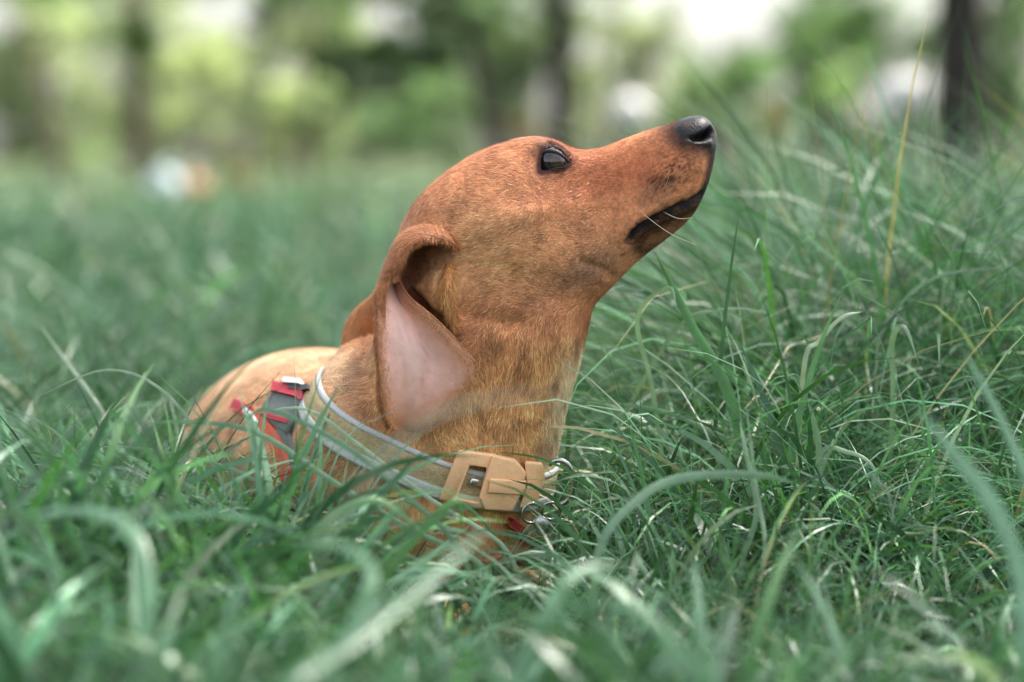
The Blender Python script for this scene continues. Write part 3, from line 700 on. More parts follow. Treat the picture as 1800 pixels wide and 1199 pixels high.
# --- short coat: fine hairs laid along the skin
def coat():
    tri = np.vstack([BQ[:, [0, 1, 2]], BQ[:, [0, 2, 3]]])
    A, B, Cc = BV[tri[:, 0]], BV[tri[:, 1]], BV[tri[:, 2]]
    ar = np.linalg.norm(np.cross(B - A, Cc - A), axis=1) / 2
    ce = proj((A + B + Cc) / 3); yy = (A[:, 1] + B[:, 1] + Cc[:, 1]) / 3
    hd = (ce[:, 1] < 860) & (ce[:, 0] > 600) & (yy < .035)
    wgt = ar * np.where(hd, 1.0, .25) * (yy < .12)
    n = 290000
    k = rng.choice(len(tri), n, p=wgt / wgt.sum())
    r1 = np.sqrt(rng.random((n, 1))); r2 = rng.random((n, 1))
    bc = np.hstack([1 - r1, r1 * (1 - r2), r1 * r2])
    p = (BV[tri[k]] * bc[..., None]).sum(1); nn = (Nrm[tri[k]] * bc[..., None]).sum(1); cl = (col[tri[k]] * bc[..., None]).sum(1); gl = (gloss[tri[k]] * bc).sum(1)
    q = sidepx(p); sde_ = poly_sd(q, EYE); ok = (gl < .25) & ~((sde_ < 7) & (np.abs(p[:, 1]) < .06)) & (poly_sd(q, NOS) > 3)
    ok &= ~((poly_sd(q, [(735, 430), (770, 418), (806, 432), (806, 470), (800, 545), (812, 590), (760, 580), (715, 540), (705, 480)]) < 0) & (np.abs(p[:, 1]) > .015))
    p, nn, cl, q = p[ok], nn[ok], cl[ok], q[ok]; n = len(p)
    hw = smooth(590, 500, q[:, 1] - .0 * q[:, 0])[:, None]; tw = smooth(680, 600, q[:, 0])[:, None] * (1 - hw)
    hdir = np.array([-UX, 0, -UY * .6]); ndir = np.array([-.12, 0, -1.0]); tdir = np.array([-.4, .6, -.5])
    curl = np.stack([-(q[:, 1] - 420) * .0008, np.zeros(n), -np.clip((q[:, 0] - 850), -200, 200) * .0], 1)
    d = hdir * hw + ndir * (1 - hw) * (1 - tw) + tdir * tw + curl * hw + rng.normal(size=(n, 3)) * .22
    sw = np.array([mnoise.noise_vector(Vector(v) * 38) for v in p.tolist()]); d = d + sw * .9
    d -= nn * (d * nn).sum(1)[:, None]; d /= np.linalg.norm(d, axis=1)[:, None] + 1e-9
    lift = rng.uniform(.12, .38, (n, 1)); dd = d + nn * lift; dd /= np.linalg.norm(dd, axis=1)[:, None]
    muz = smooth(1000, 1120, q[:, 0])[:, None]
    L = rng.uniform(.0025, .005, (n, 1)) * (1 - .5 * muz) * (1 + .6 * (1 - hw)); sdv = np.cross(nn, dd); sdv /= np.linalg.norm(sdv, axis=1)[:, None] + 1e-9
    W = rng.uniform(.00008, .00017, (n, 1))
    base = p - nn * .0003
    m1 = base + dd * L * .55 ; tip = base + dd * L - nn * L * .12
    V = np.stack([base - sdv * W, base + sdv * W, m1 + sdv * W * .8, m1 - sdv * W * .8, tip], 1).reshape(-1, 3)
    o = np.arange(n)[:, None] * 5
    vv = np.exp(rng.normal(size=(n, 1)) * .36 - .03); cl = np.clip(cl * vv, 0, .95)
    lt = rng.random((n, 1)) < .10; cl = np.where(lt, np.clip(cl * 1.5 + .03, 0, .9), cl)
    c5 = np.repeat(cl, 5, 0)
    h = big_mesh('coat', V, [o + np.array([0, 1, 2, 3]), o + np.array([3, 2, 4])], cols=c5, mat=M_hair)
    h['kind'] = 'stuff'; put(dog, h)
coat()
def ear_hair(o, n, dirv, cfun, name, Lr=(.003, .006), cv=.28, keep=None):
    me = o.data; me.calc_loop_triangles(); V = np.zeros(len(me.vertices) * 3, np.float32); me.vertices.foreach_get('co', V); V = V.reshape(-1, 3).astype(float)
    T = np.zeros(len(me.loop_triangles) * 3, np.int32); me.loop_triangles.foreach_get('vertices', T); T = T.reshape(-1, 3)
    VN = np.zeros(len(me.vertices) * 3, np.float32); me.vertices.foreach_get('normal', VN); VN = VN.reshape(-1, 3)
    A, B, Cc = V[T[:, 0]], V[T[:, 1]], V[T[:, 2]]; ar = np.linalg.norm(np.cross(B - A, Cc - A), axis=1)
    k = rng.choice(len(T), n, p=ar / ar.sum()); r1 = np.sqrt(rng.random((n, 1))); r2 = rng.random((n, 1)); bc = np.hstack([1 - r1, r1 * (1 - r2), r1 * r2])
    p = (V[T[k]] * bc[..., None]).sum(1); nn = (VN[T[k]] * bc[..., None]).sum(1); nn /= np.linalg.norm(nn, axis=1)[:, None] + 1e-9
    if keep is not None:
        ok = keep(proj(p)); p, nn = p[ok], nn[ok]; n = len(p)
    d = np.array(dirv) + rng.normal(size=(n, 3)) * .3; d -= nn * (d * nn).sum(1)[:, None]; d /= np.linalg.norm(d, axis=1)[:, None] + 1e-9
    dd = d + nn * rng.uniform(.1, .4, (n, 1)); dd /= np.linalg.norm(dd, axis=1)[:, None]; sv = np.cross(nn, dd)
    L = rng.uniform(*Lr, (n, 1)); W = rng.uniform(.0001, .0002, (n, 1)); b = p - nn * .0002
    Vh = np.stack([b - sv * W, b + sv * W, b + dd * L], 1).reshape(-1, 3)
    cl = np.array(cfun) * np.exp(rng.normal(size=(n, 1)) * cv)
    h = big_mesh(name, Vh, np.arange(n * 3).reshape(-1, 3), cols=np.repeat(np.clip(cl, 0, .9), 3, 0), mat=M_hair); h['kind'] = 'stuff'
    return put(dog, h)
for o in list(ear.children):
    if o.name.startswith('ear_rim'): ear_hair(o, 12000, (-.2, 0, -1), srgb(176, 116, 76), 'coat', (.002, .0045), .4)
    elif o.name.startswith('ear_hood'): ear_hair(o, 14000, (-.6, .3, -.8), srgb(180, 118, 76), 'coat', (.0025, .006), .4)
    elif o.name.startswith('ear_tuft'): ear_hair(o, 700, (.1, -.2, -1), srgb(214, 158, 100), 'coat', (.005, .010))
fl = [o for o in ear.children if o.name.startswith('ear_flap')][0]
OUTL = [(r[1], r[0]) for r in ROW] + [(r[2], r[0]) for r in ROW[::-1]]
ear_hair(fl, 16000, (.35, -.1, -1), srgb(204, 146, 104), 'coat', (.0025, .006), .25, lambda q: (poly_sd(q, OUTL) > -13 - 10 * rng.random(len(q)) ** 3) & (q[:, 1] > 530))
ear_hair(far_ear, 6000, (-.2, 0, -1), srgb(200, 134, 86), 'coat')
# a few whiskers
M_wp = plain_mat('pale_whisker', srgb(226, 214, 190), .4); M_wd = plain_mat('dark_whisker', srgb(60, 44, 36), .5)
WK = [(1165, 372, 1218, 383, .00026, M_wp), (1130, 376, 1222, 430, .00018, M_wp)]
for k in range(12):
    x = 1135 + 80 * random.random(); y = 330 - (x - 1135) * .35 + random.uniform(-16, 22)
    WK.append((x, y, x - random.uniform(15, 55), y + random.uniform(25, 70), .00013, M_wd))
for (x0, y0, x1, y1, rw, mw) in WK:
    h = hit_px(x0, y0)
    if h:
        a = h; b = P(x1, y1, h.y - .016); V, fs = tube_arrays([a, (a + b) / 2 + Vector((0, -.003, -.002)), b], [rw, rw * .8, rw * .3], 6, n=10)
        put(dog, big_mesh('whisker', V, fs, mat=mw))

# ------------------------------------------------------------------ the collar
colr = empty('dog_collar', P(780, 780, -.05)); tag(colr, 'olive webbing collar with pale grey edges on the dog\'s neck', 'collar')
M_web = plain_mat('olive_webbing', srgb(184, 164, 122), .75, bump=.8, bscale=1200, namt=.2, nscale=400)
M_edge = plain_mat('pale_grey_edging', srgb(194, 196, 192), .6, bump=.4, bscale=900)
M_buck = plain_mat('tan_buckle_plastic', srgb(236, 186, 138), .42, bump=.15, bscale=500, namt=.06, nscale=200)
M_steel = plain_mat('steel', (.5, .5, .5), .2, 1.0)
c_b = P(612, 716); c_f = P(968, 842); c_c = (c_b + c_f) / 2; c_e = (c_f - c_b).normalized()
c_n = Vector((-c_e.z, 0, c_e.x))               # along the neck, towards the head
c_t = (Vector((0, -1, 0)) - c_n * .20).normalized(); c_nn = c_e.cross(c_t).normalized()
if c_nn.z < 0: c_nn = -c_nn
def neck_ring(off, lift, n=120):
    out = []
    for a in np.linspace(0, 2 * math.pi, n, endpoint=False):
        d = c_e * math.cos(a) + c_t * math.sin(a); o = c_c + c_nn * off
        h = BVH.ray_cast(o + d * .14, -d, .2)
        r = (h[0] - o).length if h[0] else .06
        out.append(min(r, .085))
    out = np.array(out)
    for _ in range(6): out = np.maximum(out * .5, (out + np.roll(out, 1) + np.roll(out, -1)) / 3)
    pts = []
    for a, r in zip(np.linspace(0, 2 * math.pi, n, endpoint=False), out):
        pts.append(c_c + c_nn * off + (c_e * math.cos(a) + c_t * math.sin(a)) * (r + lift))
    return np.array([list(p) for p in pts])
def band(offs, lift, thick, name, mat):
    n = 120; ou = [neck_ring(o, lift + thick) for o in offs]; inn_ = [neck_ring(o, lift) for o in offs][::-1]
    rings = ou + inn_; V = np.vstack(rings); m = len(rings)
    i, j = np.meshgrid(np.arange(m), np.arange(n), indexing='ij'); a = i * n + j; b = i * n + (j + 1) % n; c = ((i + 1) % m) * n + (j + 1) % n; d = ((i + 1) % m) * n + j
    return put(colr, big_mesh(name, V, np.stack([a, b, c, d], -1).reshape(-1, 4), mat=mat))
band([-.0072, -.0036, 0, .0036, .0072], .0012, .0018, 'webbing', M_web)
band([-.0096, -.0082, -.0066, -.005, -.0034], .0010, .0021, 'edge_trim', M_edge)
band([.0070, .0083, .0096], .0010, .0021, 'edge_trim', M_edge)
def depth_at(px, py):
    h = hit_px(px, py); return h.y if h else -.03
yb0 = depth_at(800, 850) - .0045; yb1 = min(depth_at(930, 850), -.022) - .0045
def by(px): return yb0 + (yb1 - yb0) * ((px - 790) / 140) ** 1.3 if px > 790 else yb0
def slab(name, poly, thick, mat, parent, hole=None, bev=.0014, dy=0.0):
    """bevelled plate following the neck's curve; poly in photo pixels"""
    bm = bmesh.new()
    f = [bm.verts.new(P(x, y, by(x) + dy)) for x, y in poly]
    if hole:
        g = [bm.verts.new(P(x, y, by(x) + dy)) for x, y in hole]; n = len(poly)
        fc = [bm.faces.new([f[i], f[(i + 1) % n], g[(i + 1) % n], g[i]]) for i in range(n)]
    else: fc = [bm.faces.new(f)]
    r = bmesh.ops.extrude_face_region(bm, geom=fc)
    vs = [v for v in r['geom'] if isinstance(v, bmesh.types.BMVert)]
    bmesh.ops.translate(bm, verts=vs, vec=(0, -thick, 0))
    bmesh.ops.recalc_face_normals(bm, faces=bm.faces)
    eds = [e for e in bm.edges if len(e.link_faces) == 2 and e.calc_face_angle(0) > .5]
    bmesh.ops.bevel(bm, geom=eds, offset=bev, segments=3, affect='EDGES', profile=.6)
    me = bpy.data.meshes.new(name); bm.to_mesh(me); bm.free(); me.polygons.foreach_set('use_smooth', np.ones(len(me.polygons), bool))
    me.materials.append(mat); o = bpy.data.objects.new(name, me); C.objects.link(o); put(parent, o)
    return o
bk = empty('buckle', P(860, 845, -.06)); bk['label'] = 'tan plastic side release buckle'
def bput(o): o.parent = bk; o.matrix_parent_inverse = Matrix.Translation(-P(860, 845, -.06))
for o in [slab('buckle_frame', [(806, 789), (873, 797), (851, 893), (772, 876)], .0065, M_buck, colr, [(826, 816), (856, 820), (840, 880), (803, 874)]),
          slab('buckle_socket', [(866, 797), (905, 805), (925, 828), (918, 862), (900, 896), (852, 893), (842, 870)], .0085, M_buck, colr),
          slab('buckle_prong', [(862, 838), (925, 842), (921, 866), (858, 862)], .0100, M_buck, colr, bev=.0006),
          slab('buckle_clip', [(922, 809), (953, 812), (958, 836), (944, 886), (912, 892), (926, 852)], .0062, M_buck, colr),
          slab('buckle_bar', [(828, 838), (858, 842), (855, 856), (824, 852)], .0045, M_steel, colr)]:
    bput(o)
put(colr, bk)
dc = P(975, 848, by(940) - .004)
pts = [dc + Vector((math.cos(a) * .0088 + .002, -.002 * math.sin(a), math.sin(a) * .0125)) for a in np.linspace(-2.0, 2.2, 30)]
V, fs = tube_arrays(pts, [.0015] * 30, 10); put(colr, big_mesh('d_ring', V, fs, mat=M_steel))
for k, (x, y, r) in enumerate(((935, 902, .0055), (968, 898, .005))):
    c = P(x, y, by(930) - .006)
    V, fs = tube_arrays([c + Vector((math.cos(a) * r, .002 * math.cos(a + k), math.sin(a) * r)) for a in np.linspace(0, 2 * math.pi, 26)], [.0009] * 26, 8, cap=False)
    put(colr, big_mesh('split_ring', V, fs, mat=M_steel))
V, fs = sphere_arrays((0, 0, 0), (.0045, .001, .0055), 24, 10); V += np.array(P(952, 925, by(930) - .008)); put(colr, big_mesh('name_tag', V, fs, mat=M_steel))

# ------------------------------------------------------------------ the harness
har = empty('dog_harness', P(520, 760, .03)); tag(har, 'grey and red strap harness on the dog\'s back and chest', 'harness')
M_gw = plain_mat('grey_webbing', srgb(112, 120, 116), .6, bump=.7, bscale=1200, namt=.15, nscale=500)
M_rw = plain_mat('red_piping', srgb(186, 34, 52), .6, bump=.5, bscale=1200, namt=.15, nscale=500)
M_ow = plain_mat('orange_red_webbing', srgb(222, 92, 58), .6, bump=.5, bscale=1200, namt=.15, nscale=500)
M_bw = plain_mat('black_webbing', (.02, .02, .022), .6, bump=.5, bscale=1200)
M_wh = plain_mat('white_slider', (.8, .8, .78), .4)
def strap(name, path, wpx, mat, lift=.0015, n=22, nc=7):
    """strap hugging the body along a photo-pixel path on the dog's side facing the camera"""
    c = catmull(path, n); tg = np.gradient(c, axis=0); tg /= np.linalg.norm(tg, axis=1)[:, None] + 1e-9
    s_ = np.stack([-tg[:, 1], tg[:, 0]], 1)
    G = np.full((n, nc, 3), np.nan); NR = np.zeros((n, nc, 3))
    for i in range(n):
        for j in range(nc):
            q = c[i] + s_[i] * wpx * (j / (nc - 1) - .5)
            h = BVH.ray_cast(CAM, ray(*q), 5)
            if h[0] is not None: G[i, j] = h[0]; NR[i, j] = h[1]
    ok = ~np.isnan(G[:, :, 0]).any(1); G = G[ok]; NR = NR[ok]; m = len(G)
    for _ in range(3):
        G[1:-1] = (G[:-2] + 2 * G[1:-1] + G[2:]) / 4; NR[1:-1] = (NR[:-2] + NR[1:-1] + NR[2:]) / 3
    NR /= np.linalg.norm(NR, axis=2)[..., None] + 1e-9
    A = G + NR * lift; B = G - NR * .002; V = np.vstack([A.reshape(-1, 3), B.reshape(-1, 3)]); N = m * nc
    i, j = np.meshgrid(np.arange(m - 1), np.arange(nc - 1), indexing='ij'); a = i * nc + j
    fs = [np.stack([a, a + 1, a + nc + 1, a + nc], -1).reshape(-1, 4)]
    for idx in (np.arange(nc), (m - 1) * nc + np.arange(nc), np.arange(m) * nc, np.arange(m) * nc + nc - 1):
        fs.append(np.stack([idx[:-1], idx[1:], idx[1:] + N, idx[:-1] + N], -1))
    return put(har, big_mesh(name, V, np.vstack(fs), mat=mat, smooth_sh=False))
strap('back_strap', [(526, 688), (514, 705), (498, 728), (484, 748)], 62, M_gw, .0025)
strap('red_edge', [(484, 686), (508, 692), (530, 697), (542, 699)], 17, M_rw, .0045)
strap('red_edge', [(464, 728), (486, 738), (512, 745)], 7, M_rw, .004)
strap('strap_loop', [(506, 680), (520, 682), (538, 684)], 7, M_wh, .006)
strap('strap_end', [(514, 688), (532, 689), (552, 687)], 9, M_bw, .005)
strap('side_strap', [(416, 714), (428, 720), (444, 728)], 18, M_rw, .004)
strap('slider', [(440, 726), (450, 736), (460, 750)], 7, M_wh, .005)
strap('side_strap', [(452, 734), (474, 756), (490, 780), (502, 810), (512, 845), (522, 900), (535, 960)], 20, M_ow, .003)
strap('girth_strap', [(494, 752), (504, 772), (512, 800), (520, 830)], 22, M_gw, .0015)
strap('chest_strap', [(820, 1000), (862, 985), (900, 966), (925, 945)], 13, M_ow, .003)
strap('chest_strap', [(890, 915), (908, 928), (918, 945)], 15, M_rw, .004)
strap('chest_strap', [(560, 935), (590, 945), (625, 955)], 20, M_ow, .003)
# ------------------------------------------------------------------ the grass
GR = [srgb(104, 150, 112), srgb(88, 138, 98), srgb(120, 164, 128), srgb(96, 150, 84), srgb(78, 124, 92), srgb(138, 172, 138), srgb(160, 176, 140)]
GW = np.array([.24, .24, .17, .12, .13, .07, .03])
def blades(root, L, W, az, lean, bend, cols, seg=7, twist=None, fold=0.0):
    """arched tapered blades, all arrays of n; returns V, quads+tri, colours"""
    n = len(L); s = np.linspace(0, 1, seg)
    th = lean[:, None] + bend[:, None] * s[None] ** 1.5
    dl = (L / (seg - 1))[:, None]
    hx = np.concatenate([np.zeros((n, 1)), np.cumsum(np.sin(th[:, 1:]) * dl, 1)], 1)
    hz = np.concatenate([np.zeros((n, 1)), np.cumsum(np.cos(th[:, 1:]) * dl, 1)], 1)
    side = rng.normal(size=n) * .12
    wob = side[:, None] * (s[None] ** 2) * L[:, None]
    dx, dy = np.cos(az), np.sin(az)
    cx = root[:, 0, None] + dx[:, None] * hx - dy[:, None] * wob
    cy = root[:, 1, None] + dy[:, None] * hx + dx[:, None] * wob
    cz = np.maximum(root[:, 2, None] + hz, root[:, 2, None] * .5 + .002 + .004 * s[None])
    prof = np.interp(s, [0, .15, .5, .8, 1], [.55, .9, 1, .7, .04])
    tw = (rng.normal(size=n) * .5)[:, None] + (rng.normal(size=n) * .9)[:, None] * s[None]
    # width vector: sideways, rolled by the twist
    ux = np.cos(th) * dx[:, None]; uy = np.cos(th) * dy[:, None]; uz = -np.sin(th)
    wx = -dy[:, None] * np.cos(tw) + ux * np.sin(tw); wy = dx[:, None] * np.cos(tw) + uy * np.sin(tw); wz = uz * np.sin(tw)
    hw = W[:, None] * .5 * prof[None]
    A = np.stack([cx - wx * hw, cy - wy * hw, cz - wz * hw], -1); B = np.stack([cx + wx * hw, cy + wy * hw, cz + wz * hw], -1)
    V = np.stack([A, B], 2).reshape(n, seg * 2, 3)
    k = np.arange(seg - 1); q = np.stack([2 * k, 2 * k + 1, 2 * k + 3, 2 * k + 2], -1)
    Q = (np.arange(n)[:, None, None] * seg * 2 + q[None]).reshape(-1, 4)
    g = np.interp(s, [0, .15, .4, 1], [0, .35, .95, 1.0])[None, :, None]; cc = cols[:, None, :] * g * 1.08 + np.array(srgb(84, 74, 48)) * (1 - g)   # foot browned like dead sheaths and darkened, painting shade into the gaps
    return V.reshape(-1, 3), Q, np.repeat(cc, 2, 1).reshape(-1, 3)
def pick_cols(n, dry=.03):
    c = np.array(GR)[rng.choice(len(GR), n, p=GW / GW.sum())] * np.exp(rng.normal(size=(n, 1)) * .42 - .03)
    c = c * GTINT
    d = rng.random(n) < dry; c[d] = np.array(srgb(176, 164, 120)) * rng.uniform(.6, 1.1, (d.sum(), 1))
    return c
GTINT = np.array([.46, .52, .51])
def height(x, y):
    """usual grass height over the meadow"""
    h = .085 + .07 * smooth(.02, .20, x) * smooth(-.12, .25, y) + .03 * smooth(-.12, -.3, x) * smooth(-.25, .05, y)
    h = h + .035 * smooth(.25, 1.2, y)
    h = h + .05 * smooth(.07, .22, x) * smooth(.08, .45, y)
    h = h - .03 * smooth(.1, .6, x) * smooth(.8, 1.8, y)
    h = h * (1 - .42 * smooth(-.10, -.06, x) * smooth(.05, .02, x) * smooth(-.42, -.3, y) * smooth(.0, -.06, y))
    h = h + .03 * smooth(.08, .2, x) * smooth(.15, .35, y) * smooth(1.0, .7, y) + .055 * smooth(.045, .13, x) * smooth(-.14, .02, y) * smooth(.5, .2, y) + .03 * smooth(-.32, -.2, x) * smooth(-.07, -.12, x) * smooth(-.4, -.28, y) * smooth(.02, -.06, y)
    n = np.sin(x * 13 + 2 * np.sin(y * 9)) * np.sin(y * 11 + 1.5 * np.sin(x * 7))
    return h * (1 + .22 * n)
def clear_of_dog(R):
    ok = np.ones(len(R), bool)
    near = np.where((np.abs(R[:, 0] + .06) < .34) & (R[:, 1] > -.2) & (R[:, 1] < .6))[0]
    for i in near:
        h = BVH.ray_cast(Vector((R[i, 0], R[i, 1], -.02)), Vector((0, 0, 1)), .14)
        if h[0] is not None: ok[i] = False
    return ok
def clump_roots(n, x0, x1, y0, y1, per=7, spread=.02):
    k = max(1, n // per); c = np.stack([rng.uniform(x0, x1, k), rng.uniform(y0, y1, k)], 1)
    i = rng.integers(0, k, n); r = c[i] + rng.normal(size=(n, 2)) * spread
    return r, i, rng.uniform(0, 2 * math.pi, k)[i]
def sow(n, x0, x1, y0, y1, wr, lk, dry, seg=7, per=7, spread=.02, bendr=(.5, 2.4), fan=.9, keep=None, gain=1.0):
    r, i, az0 = clump_roots(n, x0, x1, y0, y1, per, spread)
    if keep is not None:
        m = keep(r); r, i, az0 = r[m], i[m], az0[m]
    R = np.column_stack([r, ground_z(r[:, 0], r[:, 1]) - .004])
    m = clear_of_dog(R); R, az0 = R[m], az0[m]; n = len(R)
    H = height(R[:, 0], R[:, 1])
    L = H * rng.uniform(lk[0], lk[1], n); W = np.exp(rng.uniform(math.log(wr[0]), math.log(wr[1]), n))
    az = az0 + rng.normal(size=n) * fan; lean = np.abs(rng.normal(size=n)) * .35; bend = rng.uniform(*bendr, n)
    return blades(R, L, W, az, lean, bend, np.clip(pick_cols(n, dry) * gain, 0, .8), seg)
def merge(parts):
    V = []; Q = []; K = []; off = 0
    for v, q, k in parts: V.append(v); Q.append(q + off); K.append(k); off += len(v)
    return np.vstack(V), np.vstack(Q), np.vstack(K)
def notfront(r):      # keep a small opening in front of the lens
    return (r[:, 1] + D > .52)
# fine thatch, ordinary blades and broad blades around the dog
near = merge([
    sow(44000, -.75, .80, -.72, 1.1, (.0007, .0020), (.6, 1.5), .025, 7, 14, .022, (.6, 2.8), 1.2, notfront),
    sow(14000, -.75, .80, -.80, 1.1, (.0018, .0038), (.65, 1.4), .015, 8, 8, .018, (.4, 2.4), .9, notfront),
    sow(1500, -.75, .80, -.80, 1.1, (.0035, .0060), (.7, 1.4), 0, 9, 4, .02, (.4, 2.1), .8, notfront),
    sow(2600, .06, .85, .0, 1.2, (.0006, .0013), (1.0, 1.45), .08, 8, 4, .02, (.3, 1.4), .9),
    sow(2600, .05, .45, -.12, .4, (.0009, .0022), (1.0, 1.5), .02, 10, 5, .02, (1.0, 2.8), 1.0, None, 1.6),
    sow(1500, -.5, -.12, -.16, .3, (.0009, .0022), (1.0, 1.6), .02, 10, 5, .02, (1.0, 2.8), 1.0, None, 1.5),
    sow(1000, -.34, -.04, -.45, -.12, (.0025, .0055), (1.0, 1.6), 0, 10, 4, .03, (.5, 1.8), .9, notfront, 1.25),
    sow(1100, -.5, .5, -.82, -.34, (.004, .008), (.9, 1.6), 0, 10, 4, .03, (.5, 2.0), .9, notfront)])
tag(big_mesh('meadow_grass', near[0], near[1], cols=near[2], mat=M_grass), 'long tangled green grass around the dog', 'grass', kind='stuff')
mid = merge([sow(34000, -3.2, 3.2, -.9, 4.2, (.002, .006), (.7, 1.5), .02, 6, 8, .04, (.4, 2.4), 1.0, lambda r: (np.abs(r[:, 0]) > .74) & ~((np.abs(r[:, 0]) < 1.6) & (r[:, 1] > 1.05))),
    sow(26000, -1.6, 1.7, 1.05, 4.0, (.0025, .006), (.7, 1.4), .03, 6, 8, .04, (.4, 2.2), 1.0)])
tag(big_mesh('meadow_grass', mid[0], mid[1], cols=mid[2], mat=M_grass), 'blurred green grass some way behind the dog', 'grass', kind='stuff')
def far_grass(n):
    d = 5.2 * np.exp(rng.random(n) * math.log(70 / 5.2)); x = rng.uniform(-.42, .42, n) * d; y = d - D
    R = np.column_stack([x, y, ground_z(x, y) - .01]); k = d / 5
    H = .11 * np.ones(n); c = pick_cols(n, .05)
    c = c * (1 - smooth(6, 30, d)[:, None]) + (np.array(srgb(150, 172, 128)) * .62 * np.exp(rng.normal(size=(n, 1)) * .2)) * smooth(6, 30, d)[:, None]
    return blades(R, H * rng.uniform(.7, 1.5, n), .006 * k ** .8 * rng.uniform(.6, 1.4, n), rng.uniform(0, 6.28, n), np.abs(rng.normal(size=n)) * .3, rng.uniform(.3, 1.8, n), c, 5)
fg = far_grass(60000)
tag(big_mesh('meadow_grass', fg[0], fg[1], cols=fg[2], mat=M_grass), 'pale far meadow grass reaching to the trees', 'grass', kind='stuff')

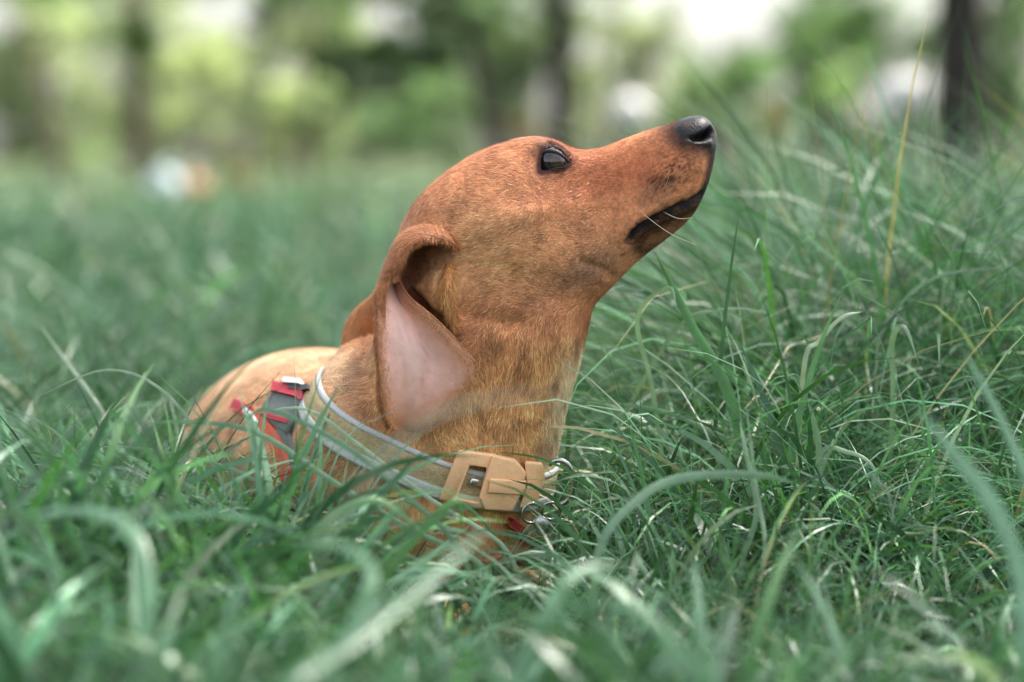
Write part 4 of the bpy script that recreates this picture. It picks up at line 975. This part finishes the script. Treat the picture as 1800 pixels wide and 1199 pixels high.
# single blades that stand out: (pixel path root to tip, depth at root, depth at tip, width px, colour)
HB = [
 ([(1370, 980), (1375, 815), (1460, 680), (1562, 566), (1650, 500)], .03, .06, 9, (70, 104, 76)),
 ([(1560, 940), (1540, 640), (1575, 545), (1640, 490), (1720, 474), (1800, 470)], .05, .10, 9, (128, 158, 130)),
 ([(1340, 960), (1285, 705), (1215, 570), (1150, 440)], .0, .04, 27, (86, 148, 78)),
 ([(1395, 1000), (1412, 655), (1440, 600), (1480, 558), (1516, 548)], -.02, .0, 12, (168, 188, 152)),
 ([(1398, 1010), (1425, 905), (1440, 800), (1425, 725), (1398, 665)], -.05, -.04, 16, (128, 166, 130)),
 ([(1420, 960), (1442, 800), (1490, 795), (1530, 815), (1552, 862)], -.03, -.05, 12, (150, 182, 146)),
 ([(1360, 960), (1330, 812), (1240, 755), (1160, 722), (1010, 700)], .0, .02, 14, (110, 156, 110)),
 ([(1560, 900), (1570, 700), (1568, 600), (1590, 575), (1615, 640)], .02, .0, 14, (140, 172, 140)),
 ([(1180, 960), (1150, 700), (1120, 560), (1175, 505), (1190, 545)], .02, .0, 11, (150, 186, 148)),
 ([(1040, 860), (1180, 590), (1270, 545), (1350, 548)], .06, .05, 10, (136, 170, 136)),
 ([(1650, 900), (1652, 640), (1660, 500), (1690, 390)], .12, .12, 6, (140, 168, 140)),
 ([(1780, 1000), (1782, 760), (1785, 560), (1772, 380)], .1, .14, 8, (120, 154, 124)),
 ([(1545, 800), (1560, 560), (1580, 440), (1640, 360)], .25, .28, 9, (130, 164, 134)),
 ([(1300, 1010), (1330, 900), (1310, 790), (1300, 740)], -.12, -.1, 14, (140, 176, 140)),
 ([(1330, 1060), (1345, 960), (1330, 860), (1310, 700)], -.16, -.12, 10, (150, 182, 146)),
 ([(1490, 1010), (1450, 960), (1440, 900), (1400, 870)], -.1, -.08, 10, (136, 170, 132)),
 ([(1800, 1180), (1790, 1000), (1740, 880), (1680, 800), (1610, 715)], -.42, -.34, 38, (132, 178, 146)),
 ([(1830, 1180), (1820, 900), (1760, 740), (1690, 610)], -.36, -.25, 24, (110, 158, 124)),
 ([(480, 1260), (620, 1130), (740, 1030), (850, 935)], -.58, -.46, 40, (86, 136, 98)),
 ([(560, 1230), (640, 1060), (650, 1000), (600, 960), (520, 950)], -.48, -.42, 30, (120, 168, 128)),
 ([(890, 1260), (960, 1080), (1010, 1010), (1090, 990)], -.44, -.40, 34, (126, 172, 134)),
 ([(1260, 1260), (1150, 1100), (1050, 1060), (900, 1110)], -.50, -.46, 36, (96, 146, 104)),
 ([(240, 1260), (260, 1060), (235, 940), (160, 900), (20, 905)], -.46, -.38, 40, (118, 166, 128)),
 ([(110, 1230), (100, 1080), (90, 980), (30, 900)], -.44, -.4, 24, (128, 170, 136)),
 ([(900, 980), (760, 880), (640, 790), (540, 720), (440, 728)], -.10, -.08, 11, (158, 186, 152)),
 ([(860, 1010), (720, 930), (590, 850), (450, 760), (330, 742), (240, 745)], -.14, -.10, 14, (124, 162, 126)),
 ([(760, 1010), (640, 950), (520, 905), (400, 882), (340, 890)], -.12, -.08, 10, (164, 186, 156)),
 ([(700, 1000), (560, 920), (420, 830), (260, 790), (140, 785)], -.12, -.06, 9, (136, 168, 136)),
 ([(820, 990), (700, 860), (600, 780), (470, 720), (415, 760)], -.18, -.16, 13, (112, 152, 118)),
 ([(260, 1010), (200, 880), (110, 770), (30, 720)], -.10, -.04, 9, (150, 176, 146)),
 ([(400, 1010), (390, 850), (300, 700), (190, 650), (60, 700)], -.04, .02, 8, (150, 178, 150)),
 ([(300, 980), (200, 760), (120, 640), (60, 560)], .10, .2, 10, (126, 160, 130)),
 ([(560, 1010), (610, 900), (720, 760), (840, 705), (985, 688)], -.56, -.52, 9, (170, 186, 166)),
 ([(900, 1020), (860, 930), (800, 880), (770, 905)], -.09, -.09, 8, (86, 140, 72)),
 ([(640, 1080), (720, 960), (800, 880), (812, 930)], -.2, -.18, 20, (104, 156, 84)),
 ([(500, 1040), (560, 930), (660, 880), (760, 950)], -.22, -.2, 24, (104, 156, 96)),
 ([(1000, 1010), (990, 900), (1000, 760), (995, 690)], .02, .03, 12, (70, 112, 72)),
 ([(1130, 980), (1080, 850), (1100, 760), (1230, 730)], .01, .0, 13, (84, 128, 84)),
 ([(1050, 980), (1120, 880), (1200, 840), (1330, 835), (1400, 850)], -.2, -.16, 22, (130, 168, 136)),
 ([(1700, 1000), (1640, 820), (1560, 760), (1480, 800)], -.02, .0, 12, (112, 154, 112)),
 ([(340, 520), (345, 440), (358, 350)], 1.7, 1.75, 34, (62, 128, 70)),
 ([(1790, 700), (1760, 480), (1765, 350)], .55, .6, 30, (70, 120, 82)),
 ([(1600, 560), (1540, 330), (1528, 170)], .35, .38, 4, (60, 60, 48)),
 ([(1700, 560), (1660, 330), (1648, 140)], .35, .38, 4, (176, 176, 140)),
 ([(1480, 480), (1500, 300), (1502, 225)], .5, .5, 5, (170, 184, 140)),
 ([(1640, 520), (1618, 330), (1612, 235)], .5, .5, 5, (180, 190, 150)),
]
for path, y0, y1, wpx, c in HB:
    n = len(path); pts = [P(x, y, y0 + (y1 - y0) * i / (n - 1)) for i, (x, y) in enumerate(path)]
    if pts[0].z > .005: pts = [Vector((pts[0].x * .9 + .1 * (2 * pts[0].x - pts[1].x), y0, -.004))] + pts
    elif pts[0].z < -.01: pts[0].z = -.006
    c3 = catmull([list(p) for p in pts], 26); m = len(c3)
    tg = np.gradient(c3, axis=0); tg /= np.linalg.norm(tg, axis=1)[:, None]
    f = np.array([random.uniform(-.5, .5), -1, random.uniform(.1, .9)]); sd_ = np.cross(tg, f); sd_ /= np.linalg.norm(sd_, axis=1)[:, None]
    nn = np.cross(sd_, tg)
    w = wpx * .78 * S * (1 + (y0 + y1) / 2 / D) * .5 * np.interp(np.linspace(0, 1, m), [0, .2, .6, .85, 1], [.6, .9, 1, .65, .05])
    V = np.stack([c3 - sd_ * w[:, None], c3 + nn * (w * .35)[:, None], c3 + sd_ * w[:, None]], 1).reshape(-1, 3)
    k = np.arange(m - 1)[:, None] * 3
    q = np.vstack([k + np.array([0, 1, 4, 3]), k + np.array([1, 2, 5, 4])])
    cl = np.tile(np.array(srgb(*c)) * .75, (len(V), 1))
    put(ground, big_mesh('grass_blade', V, q, cols=cl, mat=M_grass))
